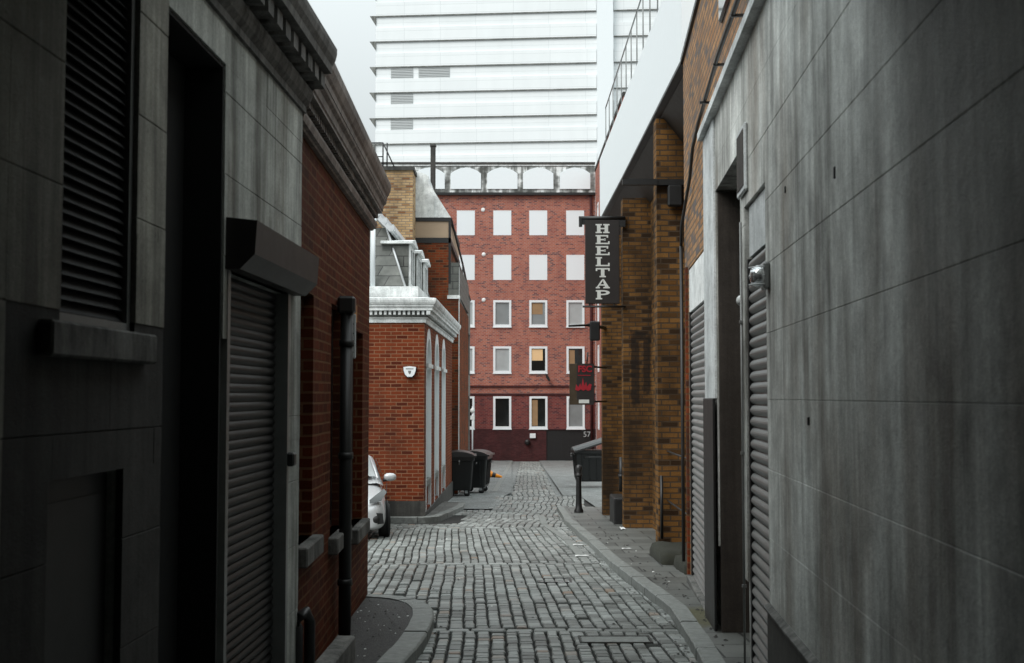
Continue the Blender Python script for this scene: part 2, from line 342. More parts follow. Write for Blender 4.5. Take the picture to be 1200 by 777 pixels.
# ------------------------------------------------------------------ wall builders
# local frame of every facade: x runs along the wall, z up, o = +1/-1 gives the outward side along local y
def wall(mb, u0, u1, z0, z1, opens, o, thick=.35, front=0.0, m=0):
    us = sorted({u0, u1, *[min(max(a, u0), u1) for q in opens for a in q[:2]]})
    zs = sorted({z0, z1, *[min(max(a, z0), z1) for q in opens for a in q[2:4]]})
    for i in range(len(us)-1):
        for j in range(len(zs)-1):
            cu, cz = (us[i]+us[i+1])/2, (zs[j]+zs[j+1])/2
            if any(a < cu < b and c < cz < d for a, b, c, d in opens): continue
            mb.box(us[i], us[i+1], o*front, o*(front-thick), zs[j], zs[j+1], m)
def ashlar(mb, u0, u1, levels, opens, o, joint=.9, gap=.001, ch=.003, m=0, face=.03, stag=True):
    """coursed facing with real open joints in front of a backing wall"""
    for j in range(len(levels)-1):
        za, zb = levels[j], levels[j+1]
        zsub = sorted({za, zb, *[c for q in opens for c in q[2:4] if za < c < zb]})
        for k in range(len(zsub)-1):
            a, b = zsub[k], zsub[k+1]
            ga = gap if a in levels[1:] else 0; gb = gap if b in levels[:-1] else 0
            cut = sorted({u0, u1, *[min(max(x, u0), u1) for q in opens if q[2] < (a+b)/2 < q[3] for x in q[:2]]})
            if joint:
                off = (joint/2 if (j % 2 and stag) else 0); jx = []; x = u0+off+joint*.37
                while x < u1-.05: jx.append(x); x += joint
            else: jx = []
            for i in range(len(cut)-1):
                if any(q[0] < (cut[i]+cut[i+1])/2 < q[1] and q[2] < (a+b)/2 < q[3] for q in opens): continue
                seg = [cut[i]] + [x for x in jx if cut[i]+.08 < x < cut[i+1]-.08] + [cut[i+1]]
                for s in range(len(seg)-1):
                    p = seg[s] + (gap*.5 if s else 0); q_ = seg[s+1] - (gap*.5 if s < len(seg)-2 else 0)
                    f = o*(face + random.uniform(-.0012, .0012)); bk = -o*.005
                    zl, zh = a+ga, b-gb; cl = ch if ga else 0; chh = ch if gb else 0
                    fi = f-o*ch
                    poly = [(bk, zl), (fi if cl else f, zl)] + ([(f, zl+cl)] if cl else []) + ([(f, zh-chh)] if chh else []) + [(fi if chh else f, zh), (bk, zh)]
                    mb.prism(poly, p, q_, 'x', m)
def slats(mb, u0, u1, z0, z1, y, o, pitch=.075, depth=.016, m=0):
    """interlocking curved roller-shutter slats"""
    n = max(1, int(round((z1-z0)/pitch))); ph = (z1-z0)/n; prof = []
    for i in range(n):
        z = z0+i*ph
        for k in range(6):
            a = k/6*math.pi; prof.append((y+o*(depth*math.sin(a)*.95), z+ph*.88*k/6))
        prof.append((y+o*.0, z+ph*.88)); prof.append((y-o*.007, z+ph*.90)); prof.append((y-o*.007, z+ph*.985))
    prof.append((y, z1)); N = len(prof)
    vs = [(u0, a, b) for a, b in prof] + [(u1, a, b) for a, b in prof]
    mb.add(vs, [(i, i+1, N+i+1, N+i) for i in range(N-1)], m)

def frame_open(mb, u0, u1, z0, z1, w, y0, y1, m=0):
    mb.box(u0, u1, y0, y1, z1-w, z1, m); mb.box(u0, u1, y0, y1, z0, z0+w, m)
    mb.box(u0, u0+w, y0, y1, z0+w, z1-w, m); mb.box(u1-w, u1, y0, y1, z0+w, z1-w, m)

# ================================================================== GROUND
mb = MB()
ys = [-400, -30, 90, 700]
for i in range(3):
    a, b = ys[i], ys[i+1]
    mb.add([(-500, a, g(a)-.06), (500, a, g(a)-.06), (500, b, g(b)-.06), (-500, b, g(b)-.06)], [(0,1,2,3)])
struct(mb.build('ground', M['asphalt_pale']))
# joint bed under the setts
mb = MB()
mb.add([(-9,-30,g(-30)-.028),(3.4,-30,g(-30)-.028),(3.4,34,g(34)-.028),(-9,34,g(34)-.028)], [(0,1,2,3)])
struct(mb.build('road_bed', M['grit']))

kerb_r = [(1.10,-4),(1.16,3),(1.26,6.5),(1.35,8.4),(1.43,9.8),(1.49,11.4),(1.40,13.2),(1.27,15.5),(1.16,19.3),(1.04,22.6),(1.00,23.3)]
def kx(y):
    for (a, b), (c, d) in zip(kerb_r, kerb_r[1:]):
        if b <= y <= d: return a+(c-a)*(y-b)/(d-b)
    return None
left_pave = [(-1.05,-4),(-.98,4),(-.88,6.6),(-.78,8.4),(-.71,9.4),(-.685,10.2),(-.70,10.9),(-.75,11.35),(-.85,11.72),(-1.02,12.0),(-1.25,12.16),(-1.52,12.25)]
def lx(y):
    best = None
    for (a, b), (c, d) in zip(left_pave, left_pave[1:]):
        if b <= y <= d and d > b: return a+(c-a)*(y-b)/(d-b)
    return None
def on_road(x, y):
    if y < 12.3:
        l = lx(y); k = kx(y); return l is not None and l-.05 < x < k+.05
    if y < 23.29: return -8 < x < kx(y)+.05
    if y < 34: return x > -1.75+.0 and x < 3.3 and not (x < -1.0 and y < 26) 
    return False
# setts, each one a real block
def setts():
    mb = MB()
    def sett(cx, cy, w, l, ang, hj):
        z = g(cy); ca, sa = math.cos(ang), math.sin(ang)
        tx, ty = random.gauss(0, .013), random.gauss(0, .009)
        vs = []
        ch = min(w, l)*.085
        js = [random.uniform(-.005, .005) for _ in range(8)]
        for ring, (ww, ll, dz) in enumerate(((w, l, -.05), (w, l, -.010), (w-2*ch, l-2*ch*.7, 0))):
            for k, (sx, sy) in enumerate(((-1,-1),(1,-1),(1,1),(-1,1))):
                x = sx*ww/2 + js[k]; y = sy*ll/2 + js[k+4]
                vs.append((cx+x*ca-y*sa, cy+x*sa+y*ca, z+hj+dz+(tx*x+ty*y if dz > -.05 else 0)-SL*(x*sa+y*ca)))
        vs.append((cx, cy, z+hj+.0012))
        fs = [(0,1,5,4),(1,2,6,5),(2,3,7,6),(3,0,4,7),(4,5,9,8),(5,6,10,9),(6,7,11,10),(7,4,8,11),(8,9,12),(9,10,12),(10,11,12),(11,8,12)]
        o = len(mb.v); mb.v += vs
        for i, f in enumerate(fs): mb.f.append([o+k for k in f]); mb.m.append(0); mb.sm.append(False)
    def zone(s0, s1, t0, t1, dirt, W, L, test, seed, gap=.019, wob=.018, ox=0):
        rnd = random.Random(seed); ang = math.atan(dirt); t = t0; c = 0
        while t < t1:
            w = W*rnd.uniform(.88, 1.14); s = s0 + rnd.uniform(0, .08); ph = rnd.uniform(0, 9)
            while s < s1-.03:
                l = L*rnd.uniform(.62, 1.35)
                if s+l > s1: l = s1-s
                if l < .05: break
                wv = wob*(noise.noise(Vector((s*.55, t*.35, seed)))*1.6 + .3*noise.noise(Vector((s*1.7, t*.9, seed+3))))
                cx = ox + t + w/2 + wv + dirt*(s-s0); cy = s + l/2
                if test(cx, cy):
                    hj = .005*noise.noise(Vector((cx*1.3, cy*1.3, 1)))*2 + rnd.uniform(-.0035, .0035)
                    if rnd.random() < .012: hj -= .03
                    sett(cx, cy, w-gap*rnd.uniform(.7, 1.35), l-.005*rnd.uniform(.4, 1.8), -ang+rnd.gauss(0, .012), hj)
                s += l
            t += w
    W, L = .116, .15
    def row(s, t0, t1, seed):
        rnd = random.Random(seed); x = t0
        while x < t1:
            l = rnd.uniform(.18, .34)
            if on_road(x+l/2, s): sett(x+l/2, s, l-.012, .125, rnd.gauss(0, .01), rnd.uniform(-.004, .004))
            x += l
    zone(3.5, 8.2, -1.2, 1.7, -.005, .118, .14, on_road, 1)
    row(8.27, -1.2, 1.7, 31)
    zone(8.34, 10.55, -1.2, 1.8, -.02, .118, .12, on_road, 2)
    row(10.62, -1.2, 1.8, 32)
    zone(10.69, 16.0, -7.6, 2.2, -.035, W, .145, on_road, 3)
    row(16.07, -1.2, .9, 33)
    zone(16.0, 16.14, -7.6, -1.22, -.03, W, .14, on_road, 35); zone(16.0, 16.14, .92, 1.6, -.03, W, .14, on_road, 36)
    zone(16.14, 22.3, -7.6, 2.4, -.05, W, .17, on_road, 4, wob=.018)
    row(22.37, -8, 1.5, 34)
    zone(22.44, 27.6, -3.0, 3.0, .075, .135, .18, on_road, 5, wob=.07)
    zone(27.6, 34.0, -1.7, 1.6, .045, .135, .20, lambda x, y: on_road(x, y) and x > -.5-.0*(y), 6, wob=.05)
    zone(34.0, 79.0, .0, 1.25, .012, .155, .26, lambda x, y: True, 8, wob=.05)
    return mb
struct(setts().build('cobbled_road', M['sett'], recalc=False))
mb = MB()        # smoother paving on both sides of the sett strip further down the street
def sheet(poly, dz):
    mb.add([(x, y, g(y)+dz) for x, y in poly], [list(range(len(poly)))])
sheet([(-3.2,28.0),(-.35,28.0),(-.22,34.0),(-.02,36),(.0,81.9),(-9,81.9),(-9,34)], .001)
sheet([(1.45,34.2),(3.2,34.0),(9,36),(9,81.9),(1.85,81.9)], .001)
sheet([(2.0,28.2),(3.35,28.2),(3.35,33.9),(1.9,33.9)], .012)
struct(mb.build('pavement', M['asphalt_pale']))
mb = MB(); y = 36.5            # pale channel course down the left of the far street
while y < 80:
    l = random.uniform(.7, 1.0); x = -.62+.012*(y-36)
    mb.add([(x, y+.02, g(y)+.008), (x+.16, y+.02, g(y)+.008), (x+.17, y+l, g(y+l)+.008), (x+.01, y+l, g(y+l)+.008)], [(0,1,2,3)]); y += l
struct(mb.build('channel_stones', M['kerb']))
mb = MB()        # pale stone tramline set in the setts near the right-hand kerb
for (x0, y0, x1, y1) in ((.62,23.0,.90,19.6), (.90,19.55,.99,16.6), (.62,25.6,.62,23.1)):
    mb.prism([(x0-.06, y0), (x0+.06, y0), (x1+.06, y1), (x1-.06, y1)], 0, 1, 'z')
for i, v in enumerate(mb.v):
    mb.v[i] = (v[0], v[1], g(v[1]) + (.013 if v[2] == 1 else -.03))
struct(mb.build('stone_tramline', M['kerb']))
# kerbs
def kerb(path, width, side, name, top=.10, lmin=.6, lmax=1.0):
    mb = MB(); pts = [Vector((x, y, 0)) for x, y in path]
    cum = [0]
    for a, b in zip(pts, pts[1:]): cum.append(cum[-1]+(b-a).length)
    def at(s):
        s = max(0, min(cum[-1], s))
        for i in range(len(pts)-1):
            if s <= cum[i+1] or i == len(pts)-2:
                d = (pts[i+1]-pts[i]).normalized(); return pts[i]+d*(s-cum[i]), d
    s = 0
    while s < cum[-1]-.05:
        l = min(random.uniform(lmin, lmax), cum[-1]-s); n = max(1, int(l/.18)); e = random.uniform(-.006, .006)
        outer = []; inner = []
        for k in range(n+1):
            ss = s+.006+(l-.012)*k/n; p, d = at(ss)
            d2 = (at(ss+.15)[0]-at(ss-.15)[0]).normalized(); nr = Vector((-d2.y, d2.x, 0))*side
            outer.append(p+nr*random.uniform(-.004, .004)); inner.append(p+nr*width)
        for k in range(n):
            a, b, c, d_ = outer[k], outer[k+1], inner[k+1], inner[k]
            def z(p, h): return (p.x, p.y, g(p.y)+h)
            na = (d_-a).normalized()*.014; nb = (c-b).normalized()*.014
            vs = [z(a,-.05), z(b,-.05), z(b,top-.014+e), z(a,top-.014+e), z(a+na,top+e), z(b+nb,top+e), z(c,top+e), z(d_,top+e), z(c,-.05), z(d_,-.05)]
            fs = [(0,1,2,3),(3,2,5,4),(4,5,6,7),(7,6,8,9)]
            if k == 0: fs.append((0,3,4,7,9))
            if k == n-1: fs.append((1,2,5,6,8))
            mb.add(vs, fs)
        s += l
    return struct(mb.build(name, M['kerb'], recalc=True))
kerb(kerb_r, .15, -1, 'kerb')
kerb(left_pave, .19, 1, 'kerb', lmin=.45, lmax=.8)
kerb([(-8,23.72),(-1.75,23.72),(-1.45,24.1),(-1.12,27.6),(-1.13,29.0),(-1.62,29.2)], .15, 1, 'kerb', top=.10)
def pave(poly, name, mat, top=.092, step=.5):
    mb = MB(); bm = bmesh.new(); vs = [bm.verts.new((x, y, 0)) for x, y in poly]; bm.faces.new(vs)
    bmesh.ops.triangulate(bm, faces=bm.faces[:])
    for v in bm.verts: v.co.z = g(v.co.y)+top
    bm.verts.index_update(); mb.add([v.co[:] for v in bm.verts], [[v.index for v in f.verts] for f in bm.faces])
    return struct(mb.build(name, mat))
pave([(x+.145, y) for x, y in kerb_r] + [(1.15,23.32),(1.15,27.3),(3.3,27.3),(3.3,-4)], 'pavement', M['slabs'])
pave([(x-.185, y) for x, y in left_pave[:8]] + [(-1.0,11.62),(-1.12,11.84),(-1.30,11.98),(-1.6,12.06),(-3,12.06),(-3,-4)], 'pavement', M['asphalt'])
pave([(-8,23.86),(-1.85,23.86),(-1.60,24.15),(-1.27,27.6),(-1.27,28.85),(-1.5,29.05),(-3,29.05),(-8,28)], 'pavement', M['slabs'], .092)
# end riser of the right pavement
mb = MB(); mb.box(1.02,1.16,23.3,27.32,g(25)-.15,g(25)+.08)
for i, v in enumerate(mb.v): mb.v[i] = (v[0], v[1], (g(v[1])+.1 if v[2] > g(25) else g(v[1])-.1))
struct(mb.build('kerb', M['kerb']))

# ================================================================== LEFT STONE BUILDING
o = -1
LS = thing('stone_building', 'dark grey ashlar building with heavy cornice filling the left foreground', 'building', (-1.335,7.36,0), R(90)-math.atan(.0286))
lev = [-.9,.02,.41,.80,1.19,1.58,1.97,2.36,2.75,3.14,3.46]
doorD = (-2.63,-1.77,-1,3.27); shut = (-1.68,-.32,-1,2.30); win = (-3.64,-2.96,1.93,4.3)
panel = (-3.70,-3.05,-1,1.44)
ops = [doorD, shut, win, panel]
mb = MB(); wall(mb, -21, 0, -1.5, 4.6, ops, o, .3); mb.box(-21, 0, .3, 5, -1.5, 4.6)
ashlar(mb, -1.77, 0, lev[6:], ops, o, .95); ashlar(mb, -2.63, -1.77, lev[6:], ops, o, 0); ashlar(mb, -21, 0, [4.05,4.6], [win], o, .95)
mb.build('wall', M['stone'], LS)
mb = MB(); ashlar(mb, -21, -4.02, lev, ops, o, .95); ashlar(mb, -4.02, -2.63, lev[6:], ops, o, .95); mb.build('near_wall_face', M['stone_shaded'], LS)
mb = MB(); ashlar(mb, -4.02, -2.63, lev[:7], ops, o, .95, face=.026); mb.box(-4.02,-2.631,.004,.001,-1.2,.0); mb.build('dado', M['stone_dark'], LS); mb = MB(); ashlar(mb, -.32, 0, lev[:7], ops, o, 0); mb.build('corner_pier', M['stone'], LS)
mb = MB()    # cornice with modillions
prof = [(0,3.46),(-.05,3.46),(-.05,3.50),(-.075,3.53),(-.09,3.57),(-.09,3.60),(0,3.60)]
mb.prism(prof, -21, .02)
mb.prism([(0,3.601),(-.07,3.601),(-.07,3.70),(0,3.70)], -21, .02)
mb.prism([(0,3.70),(-.10,3.70),(-.10,3.715),(-.20,3.72),(-.205,3.765),(-.225,3.80),(-.235,3.84),(-.235,3.875),(0,3.90)], -21, .05)
mb.prism([(0,3.90),(-.16,3.88),(-.15,3.97),(0,4.05)], -21, .02)
u = -20.9
while u < -.05: mb.box(u, u+.12, -.071, -.165, 3.615, 3.70); u += .2
mb.build('cornice', M['cornice'], LS)
mb = MB(); mb.box(-2.63,-1.77,.16,.2,-1,3.27); mb.box(-2.62,-2.60,-.0,.16,-1,3.26); mb.box(-1.79,-1.771,-.02,.16,-1,3.26); mb.box(-2.6,-1.79,-.02,.16,3.25,3.268); mb.build('entrance_door', M['black_matte'], LS)
# louvred window
wn = MB(); frame_open(wn, -3.64,-2.96,1.93,4.3,.035,-.01,.06); wn = wn.build('window', M['steel_mid'], LS)
mb = MB(); z = 1.97
while z < 4.25:
    mb.prism([(.005, z), (.012, z), (.045, z+.040), (.040, z+.042)], -3.605, -2.995); z += .040
mb.build('louvre', M['black_matte'], wn); mb = MB(); mb.box(-3.63,-2.97,.062,.1,1.99,4.29); mb.build('backing', M['black_matte'], wn)
mb = MB(); mb.bbox(-3.80,-2.84,-.075,0,1.82,1.93,.008); mb.build('sill', M['sill'], wn)
mb = MB(); mb.bbox(-3.70,-3.05,.03,.09,-1,1.44,.006); mb.box(-3.62,-3.13,.024,.031,-.5,1.36); mb.build('panel_door', M['steel_dark'], LS)
# roller shutter and hood
rs = MB(); slats(rs, -1.64, -.36, -.5, 2.30, .05, o, .048, .012); rs.box(-1.66,-.34,.07,.12,-.6,2.3); rs = rs.build('roller_shutter', M['steel_dark'], LS)
mb = MB()
for a in (-1.70,-.37): mb.box(a, a+.05, -.034, .06, -.5, 2.3)
mb.build('guide_rail', M['steel_mid'], rs)
mb = MB(); mb.prism([(0,2.30),(-.10,2.30),(-.17,2.37),(-.18,2.53),(0,2.55)], -1.74, -.20); mb.build('shutter_hood', M['brownbox'], rs)
mb = MB(); mb.box(-.36,-.30,-.036,-.062,1.30,1.36); mb.bbox(-.37,-.29,-.03,-.075,1.29,1.37,.01); mb.build('shutter_lock', M['black'], rs)
mb = MB(); mb.bbox(-1.9,1.35,-.035,-.17,-.75,-.02,.012); mb.build('step', M['sill'], LS)

# ================================================================== LEFT BRICK BUILDING
LB = thing('brick_building', 'dark red brick building with moulded brown cornice beside the stone building', 'building', (-1.46,12.2,0), R(90)+math.atan(.02))
wins = [(-4.50,-3.90,.74,2.40),(-2.95,-2.15,.62,2.42),(-1.50,-.62,.52,2.30)]
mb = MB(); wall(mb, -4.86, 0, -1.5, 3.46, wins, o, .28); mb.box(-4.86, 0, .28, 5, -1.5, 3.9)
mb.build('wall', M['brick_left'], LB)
mb = MB()
for a, b in (((0,3.38),(-.03,3.44)),):
    mb.prism([(0,3.40),(-.03,3.40),(-.035,3.415),(-.06,3.42),(-.07,3.46),(-.07,3.48),(0,3.48)], -4.84, .04)
mb.prism([(0,3.48),(-.045,3.48),(-.045,3.58),(0,3.58)], -4.84, .03)
mb.prism([(0,3.58),(-.12,3.58),(-.12,3.60),(-.13,3.61),(-.135,3.66),(-.16,3.68),(-.165,3.70),(0,3.71)], -4.84, .06)
mb.prism([(0,3.71),(-.165,3.71),(-.17,3.75),(-.185,3.77),(-.205,3.82),(-.21,3.86),(-.21,3.88),(0,3.93)], -4.84, .08)
u = -4.82
while u < 0: mb.box(u, u+.045, -.046, -.085, 3.52, 3.575); u += .085
mb.build('cornice', M['cornice2'], LB)
for (a, b, c, d) in wins:
    w = MB(); frame_open(w, a, b, c, d, .05, .09, .15); w.box((a+b)/2-.02, (a+b)/2+.02, .10, .14, c+.05, d-.05); w = w.build('window', M['black'], LB)
    mb = MB(); mb.box(a+.01, b-.01, .152, .18, c+.01, d-.01); mb.build('pane', M['glass'], w)
    mb = MB(); mb.bbox(a-.08, b+.08, -.075, .09, c-.13, c, .01); mb.build('sill', M['sill'], w)
dp = MB(); dp.tube([(-2.62,-.08,-.35),(-2.62,-.08,2.36)], .050, 12)
for z in (.2,1.2,2.1): dp.tube([(-2.62,-.08,z),(-2.62,-.08,z+.05)], .060, 12)
dp.bbox(-2.69,-2.55,-.15,-.01,2.36,2.50,.02); dp.build('downpipe', M['black'], LB)
mb = MB(); mb.tube([(-4.86,-.06,-.3),(-4.86,-.06,.30),(-4.84,-.07,.36),(-4.80,-.10,.38),(-4.77,-.12,.32),(-4.77,-.12,.05)], .035, 10); mb.build('vent_pipe', M['black'], LB)
tp = MB(); tp.bbox(-1.82,-1.40,-.012,-.03,2.36,2.52,.004); tag(tp.build('wall_plaque', M['plate']), 'small dull orange plaque above the windows of the dark brick wall', 'plaque')
bpy.data.objects['wall_plaque'].location = LB.location; bpy.data.objects['wall_plaque'].rotation_euler = LB.rotation_euler
ps = MB(); ps.bbox(-2.02,-1.98,-.005,-.085,2.02,2.40,.006)
for k in range(4): ps.box(-2.024,-1.976,-.03,-.07,2.07+.08*k,2.078+.08*k, 1)
ob = tag(ps.build('projecting_sign', [M['louvre'], M['black']]), 'narrow pale projecting sign beside the downpipe on the dark brick wall', 'sign')
ob.location = LB.location; ob.rotation_euler = LB.rotation_euler

# ================================================================== ARCHED BRICK BUILDING
AB = thing('arched_building', 'orange red brick building with three tall pointed arches and slate mansard roof', 'building', (-1.77,24.1,0), R(90)-math.atan(.0107))
arches = [(.45,1.75),(2.75,4.05),(5.05,6.35)]; AZ0, AZs, AZt = -1.0, 2.35, 3.12
L_AB = 9.2
mb = MB()
wall(mb, 0, L_AB, -2, 3.2, [(a, b, -.62, AZt) for a, b in arches], o, .3)
def lancet(a, b, zs, zt, n=10):
    w = b-a; pts = []
    for k in range(n+1): t = k/n; pts.append((a+ (w/2)*(1-math.cos(t*math.pi/2))**1.0 *1.0, zs+(zt-zs)*math.sin(t*math.pi/2)))
    for k in range(n-1, -1, -1): t = k/n; pts.append((b-(w/2)*(1-math.cos(t*math.pi/2)), zs+(zt-zs)*math.sin(t*math.pi/2)))
    return pts
for a, b in arches:     # brick spandrels over each pointed head
    P = lancet(a, b, AZs, AZt); mid = len(P)//2
    for half in (P[:mid+1], P[mid:]):
        for p, q in zip(half, half[1:]):
            mb.add([(p[0],0,p[1]),(q[0],0,q[1]),(q[0],0,AZt),(p[0],0,AZt),(p[0],.12,p[1]),(q[0],.12,q[1]),(q[0],.12,AZt),(p[0],.12,AZt)],
                   [(0,1,2,3),(0,4,5,1),(4,7,6,5)])
mb.box(0, L_AB, .3, 7, -2, 3.5)
mb.build('wall', M['brick_arch'], AB)
mb = MB(); mb.box(-.035, -.001, -.035, 7, -2, -.40); mb.box(0, L_AB, -.035, .29, -2, -.66); mb.build('plinth', M['stone_low'], AB)
for a, b in arches:
    pn = MB(); P = lancet(a+.002, b-.002, AZs, AZt-.003)
    out = [(a+.002,-.1)]+P+[(b-.002,-.1)]
    pn.prism([(x, z) for x, z in out], .085, .15, 'y'); pn = pn.build('arch_panel', M['pale_panel'], AB)
    fr = MB(); I = lancet(a+.10, b-.10, AZs, AZt-.22)
    Oo = [(a+.002,AZ0)]+lancet(a+.002, b-.002, AZs, AZt-.003)+[(b-.002,AZ0)]; Ii = [(a+.10,AZ0)]+I+[(b-.10,AZ0)]
    for k in range(len(Oo)-1):
        p, q, r_, s_ = Oo[k], Oo[k+1], Ii[k+1], Ii[k]
        vs = [(x, yy, z) for yy in (-.012,.086) for x, z in (p, q, r_, s_)]
        fr.add(vs, [(0,1,2,3),(4,7,6,5),(0,4,5,1),(2,6,7,3),(1,5,6,2),(0,3,7,4)])
    fr.build('arch_frame', M['white'], pn)
    mb = MB(); mb.box(a+.1, b-.1, -.015, .06, -.16, -.04); mb.box(a+.002, b-.002, .09, .14, -.62, -.1); mb.build('transom', M['concrete'], pn)
    mb = MB(); mb.box(a+.2,(a+b)/2-.06,.04,.086,-.58,-.2); mb.box((a+b)/2+.06,b-.2,.04,.086,-.58,-.2); mb.build('lower_panel', M['brick_arch'], pn)
    mb = MB(); mb.box(a-.03, b+.03, -.05, .02, AZs-.06, AZs+.02); mb.build('capital', M['white_trim'], pn)
mb = MB()
def ring(prof, mb):      # moulding along front and street side, mitred at the corner
    n = len(prof); r = []
    for (d, z) in prof: r.append(((-d, 7, z), (-d, -d, z), (L_AB, -d, z)))
    for i in range(n-1):
        for k in range(2): mb.add([r[i][k], r[i][k+1], r[i+1][k+1], r[i+1][k]], [(0,1,2,3)])
    mb.add([q[2] for q in r], [list(range(n))])
cn_ = MB(); fz_ = MB()
ring([(-.05,3.18),(.03,3.18),(.04,3.25),(.07,3.27),(.07,3.28),(-.05,3.28)], cn_)
ring([(-.05,3.281),(.05,3.281),(.05,3.42),(-.05,3.42)], fz_); fz_.build('cornice_frieze', M['concrete'], AB)
ring([(-.05,3.42),(.17,3.42),(.17,3.47),(.18,3.475),(.20,3.50),(.20,3.53),(.22,3.54),(.24,3.58),(.25,3.62),(.25,3.66),(-.05,3.70)], cn_)
mb = cn_; u = -.16
while u < L_AB: mb.box(u, u+.05, -.052, -.13, 3.335, 3.415); u += .095
d = -.1
while d < 7: mb.box(-.052, -.13, d, d+.05, 3.335, 3.415); d += .095
mb.build('cornice', M['white_trim'], AB)
mb = MB(); mb.box(.12, L_AB, .14, 7, 3.6, 3.93); mb.build('blocking_course', M['white_trim'], AB)
mb = MB()
mb.add([(.35,.42,3.9),(L_AB,.42,3.9),(L_AB,.90,5.25),(1.0,.90,5.25),(.35,7,3.9),(1.0,7,5.25),(L_AB,7,5.25)], [(0,1,2,3),(4,0,3,5),(3,2,6,5)])
mb.build('mansard_roof', M['slate'], AB)
mb = MB(); mb.tube([(.35,.42,3.92),(1.0,.90,5.27)], .022, 8)      # lead hip and ribbed upper gutter
mb.prism([(.70,5.16),(.80,5.14),(1.32,5.66),(1.25,5.74)], .75, L_AB, 'x')
for k in range(4): mb.prism([(.70+k*.15,5.19+.15*k),(.75+k*.15,5.14+.15*k),(.79+k*.15,5.26+.15*k),(.72+k*.15,5.29+.15*k)], .74, L_AB, 'x')
mb.build('roof_flashing', M['steel'], AB)
mb = MB(); mb.tube([(.30,1.09,3.93),(.30,1.09,5.2),(.5,1.09,5.35)], .05, 10); mb.build('roof_pipe', M['white'], AB)
for k in range(3):
    u = .75+k*1.75; w = 1.0
    dm = MB(); dm.box(u, u+w, .40, .95, 3.95, 4.88); dm = dm.build('dormer', M['slate'], AB)
    mb = MB(); mb.prism([(u-.09,4.88),(u+w+.09,4.88),(u+w+.09,4.93),(u+w/2,5.02),(u-.09,4.93)], .30, .98, 'y'); mb.build('dormer_roof', M['white_trim'], dm)
    mb = MB(); frame_open(mb, u+.02, u+w-.02, 3.96, 4.87, .09, .36, .399); mb.box(u+w/2-.03,u+w/2+.03,.365,.398,4.05,4.78); mb.build('dormer_frame', M['white_trim'], dm)
    mb = MB(); mb.box(u+.11, u+w-.11, .385, .3985, 4.05, 4.78); mb.build('dormer_pane', M['glass'], dm)

# alarm box on the front of the arched building
al = thing('alarm_box', 'white half-round alarm box on the orange brick wall above the car', 'alarm box', (-2.055,24.06,2.19)); al.scale = (.84,.84,.84)
mb = MB(); P = [(-.15,.11),(0,.128),(.15,.11),(.142,.02),(.11,-.07),(.055,-.125),(-.055,-.125),(-.11,-.07),(-.142,.02)]
mb.prism(P, -.085, -.0, 'y'); mb.build('housing', M['white'], al)
mb = MB(); mb.prism([(x*1.08, z*1.1-.012) for x, z in P], -.02, .03, 'y'); mb.build('backplate', M['black'], al)
mb = MB(); mb.prism([(-.035,.02),(.035,.02),(.03,-.03),(0,-.065),(-.03,-.03)], -.089, -.086, 'y'); mb.box(-.09,.09,-.089,-.086,.055,.075); mb.build('emblem', M['steel_mid'], al)

# ================================================================== BUILDINGS BEHIND
CB = thing('brick_house', 'sooty red brick house with tan panelled attic box and pale metal roof', 'building', (0,35,0))
mb = MB(); mb.box(-8,-1.87,0,8,-3,6.2); mb.box(-1.87,-1.57,0,8,-3,4.55); mb.build('wall', M['brick_c'], CB)
mb = MB(); mb.box(-1.869,-1.56,-.01,7.9,4.66,5.62); mb.build('chimney_stub', M['slate'], CB)
mb = MB(); mb.box(-1.90,-1.54,-.04,.4,4.552,4.655); mb.build('stone_band', M['white_trim'], CB)
mb = MB(); mb.box(-2.05,-1.84,-.1,.1,3.75,3.95); mb.build('stone_block', M['white_trim'], CB)
mb = MB(); mb.box(-2.9,-1.83,.02,6,6.36,6.84); mb.build('attic_panel', M['tan'], CB)
mb = MB(); mb.box(-2.93,-1.80,-.02,6.1,6.201,6.355); mb.box(-2.93,-1.80,-.02,6.1,6.845,6.95); mb.box(-2.93,-2.87,-.02,.1,6.356,6.844); mb.box(-1.87,-1.80,-.02,.1,5.0,6.844); mb.build('attic_frame', M['black'], CB)
mb = MB(); mb.prism([(-2.93,6.955),(-1.80,6.955),(-2.47,8.0),(-2.47,8.2),(-2.9,8.38)], -.02, 6, 'y')
for x in (-2.9,-2.3): mb.box(x, x+.02, -.04, -.0, 6.97, 7.6)
mb.build('metal_roof', M['white_trim'], CB)
mb = MB(); mb.tube([(-1.80,.02,6.93),(-1.72,6.5,6.3),(-1.66,10,5.7)], .035, 6); mb.tube([(-1.66,10,5.7),(-1.66,10,5.2)], .03, 6); mb.tube([(-1.72,6.5,6.3),(-1.72,6.5,5.2)], .025, 6); mb.build('guard_rail', M['black'], CB)
YG = thing('brick_gable', 'yellow brick gable wall rising behind the slate mansard roof', 'gable', (0,33.9,0))
mb = MB(); mb.box(-9,-2.84,0,1.0,3.0,8.15); mb.build('wall', M['brick_yellow'], YG)
mb = MB(); mb.box(-9.05,-2.80,-.05,1.05,8.15,8.26); mb.build('coping', M['stone_low'], YG)
mb = MB()
for x in (-3.75,-3.63): mb.tube([(x,.5,8.25),(x,.5,9.05)], .022, 6)
mb.tube([(-9,.5,9.05),(-3.75,.5,9.05)], .022, 6); mb.tube([(-3.75,.5,9.05),(-3.4,.5,8.3)], .022, 6); mb.tube([(-9,.5,8.65),(-3.75,.5,8.65)], .018, 6)
mb.build('roof_railing', M['black'], YG)
CH = thing('chimney_pier', 'tall thin dark chimney pier in front of the stained slate parapet', 'chimney', (-5.2,78,0))
mb = MB(); mb.box(-.16,.16,-.16,.16,12,18.1); mb.build('shaft', M['stone_low'], CH)
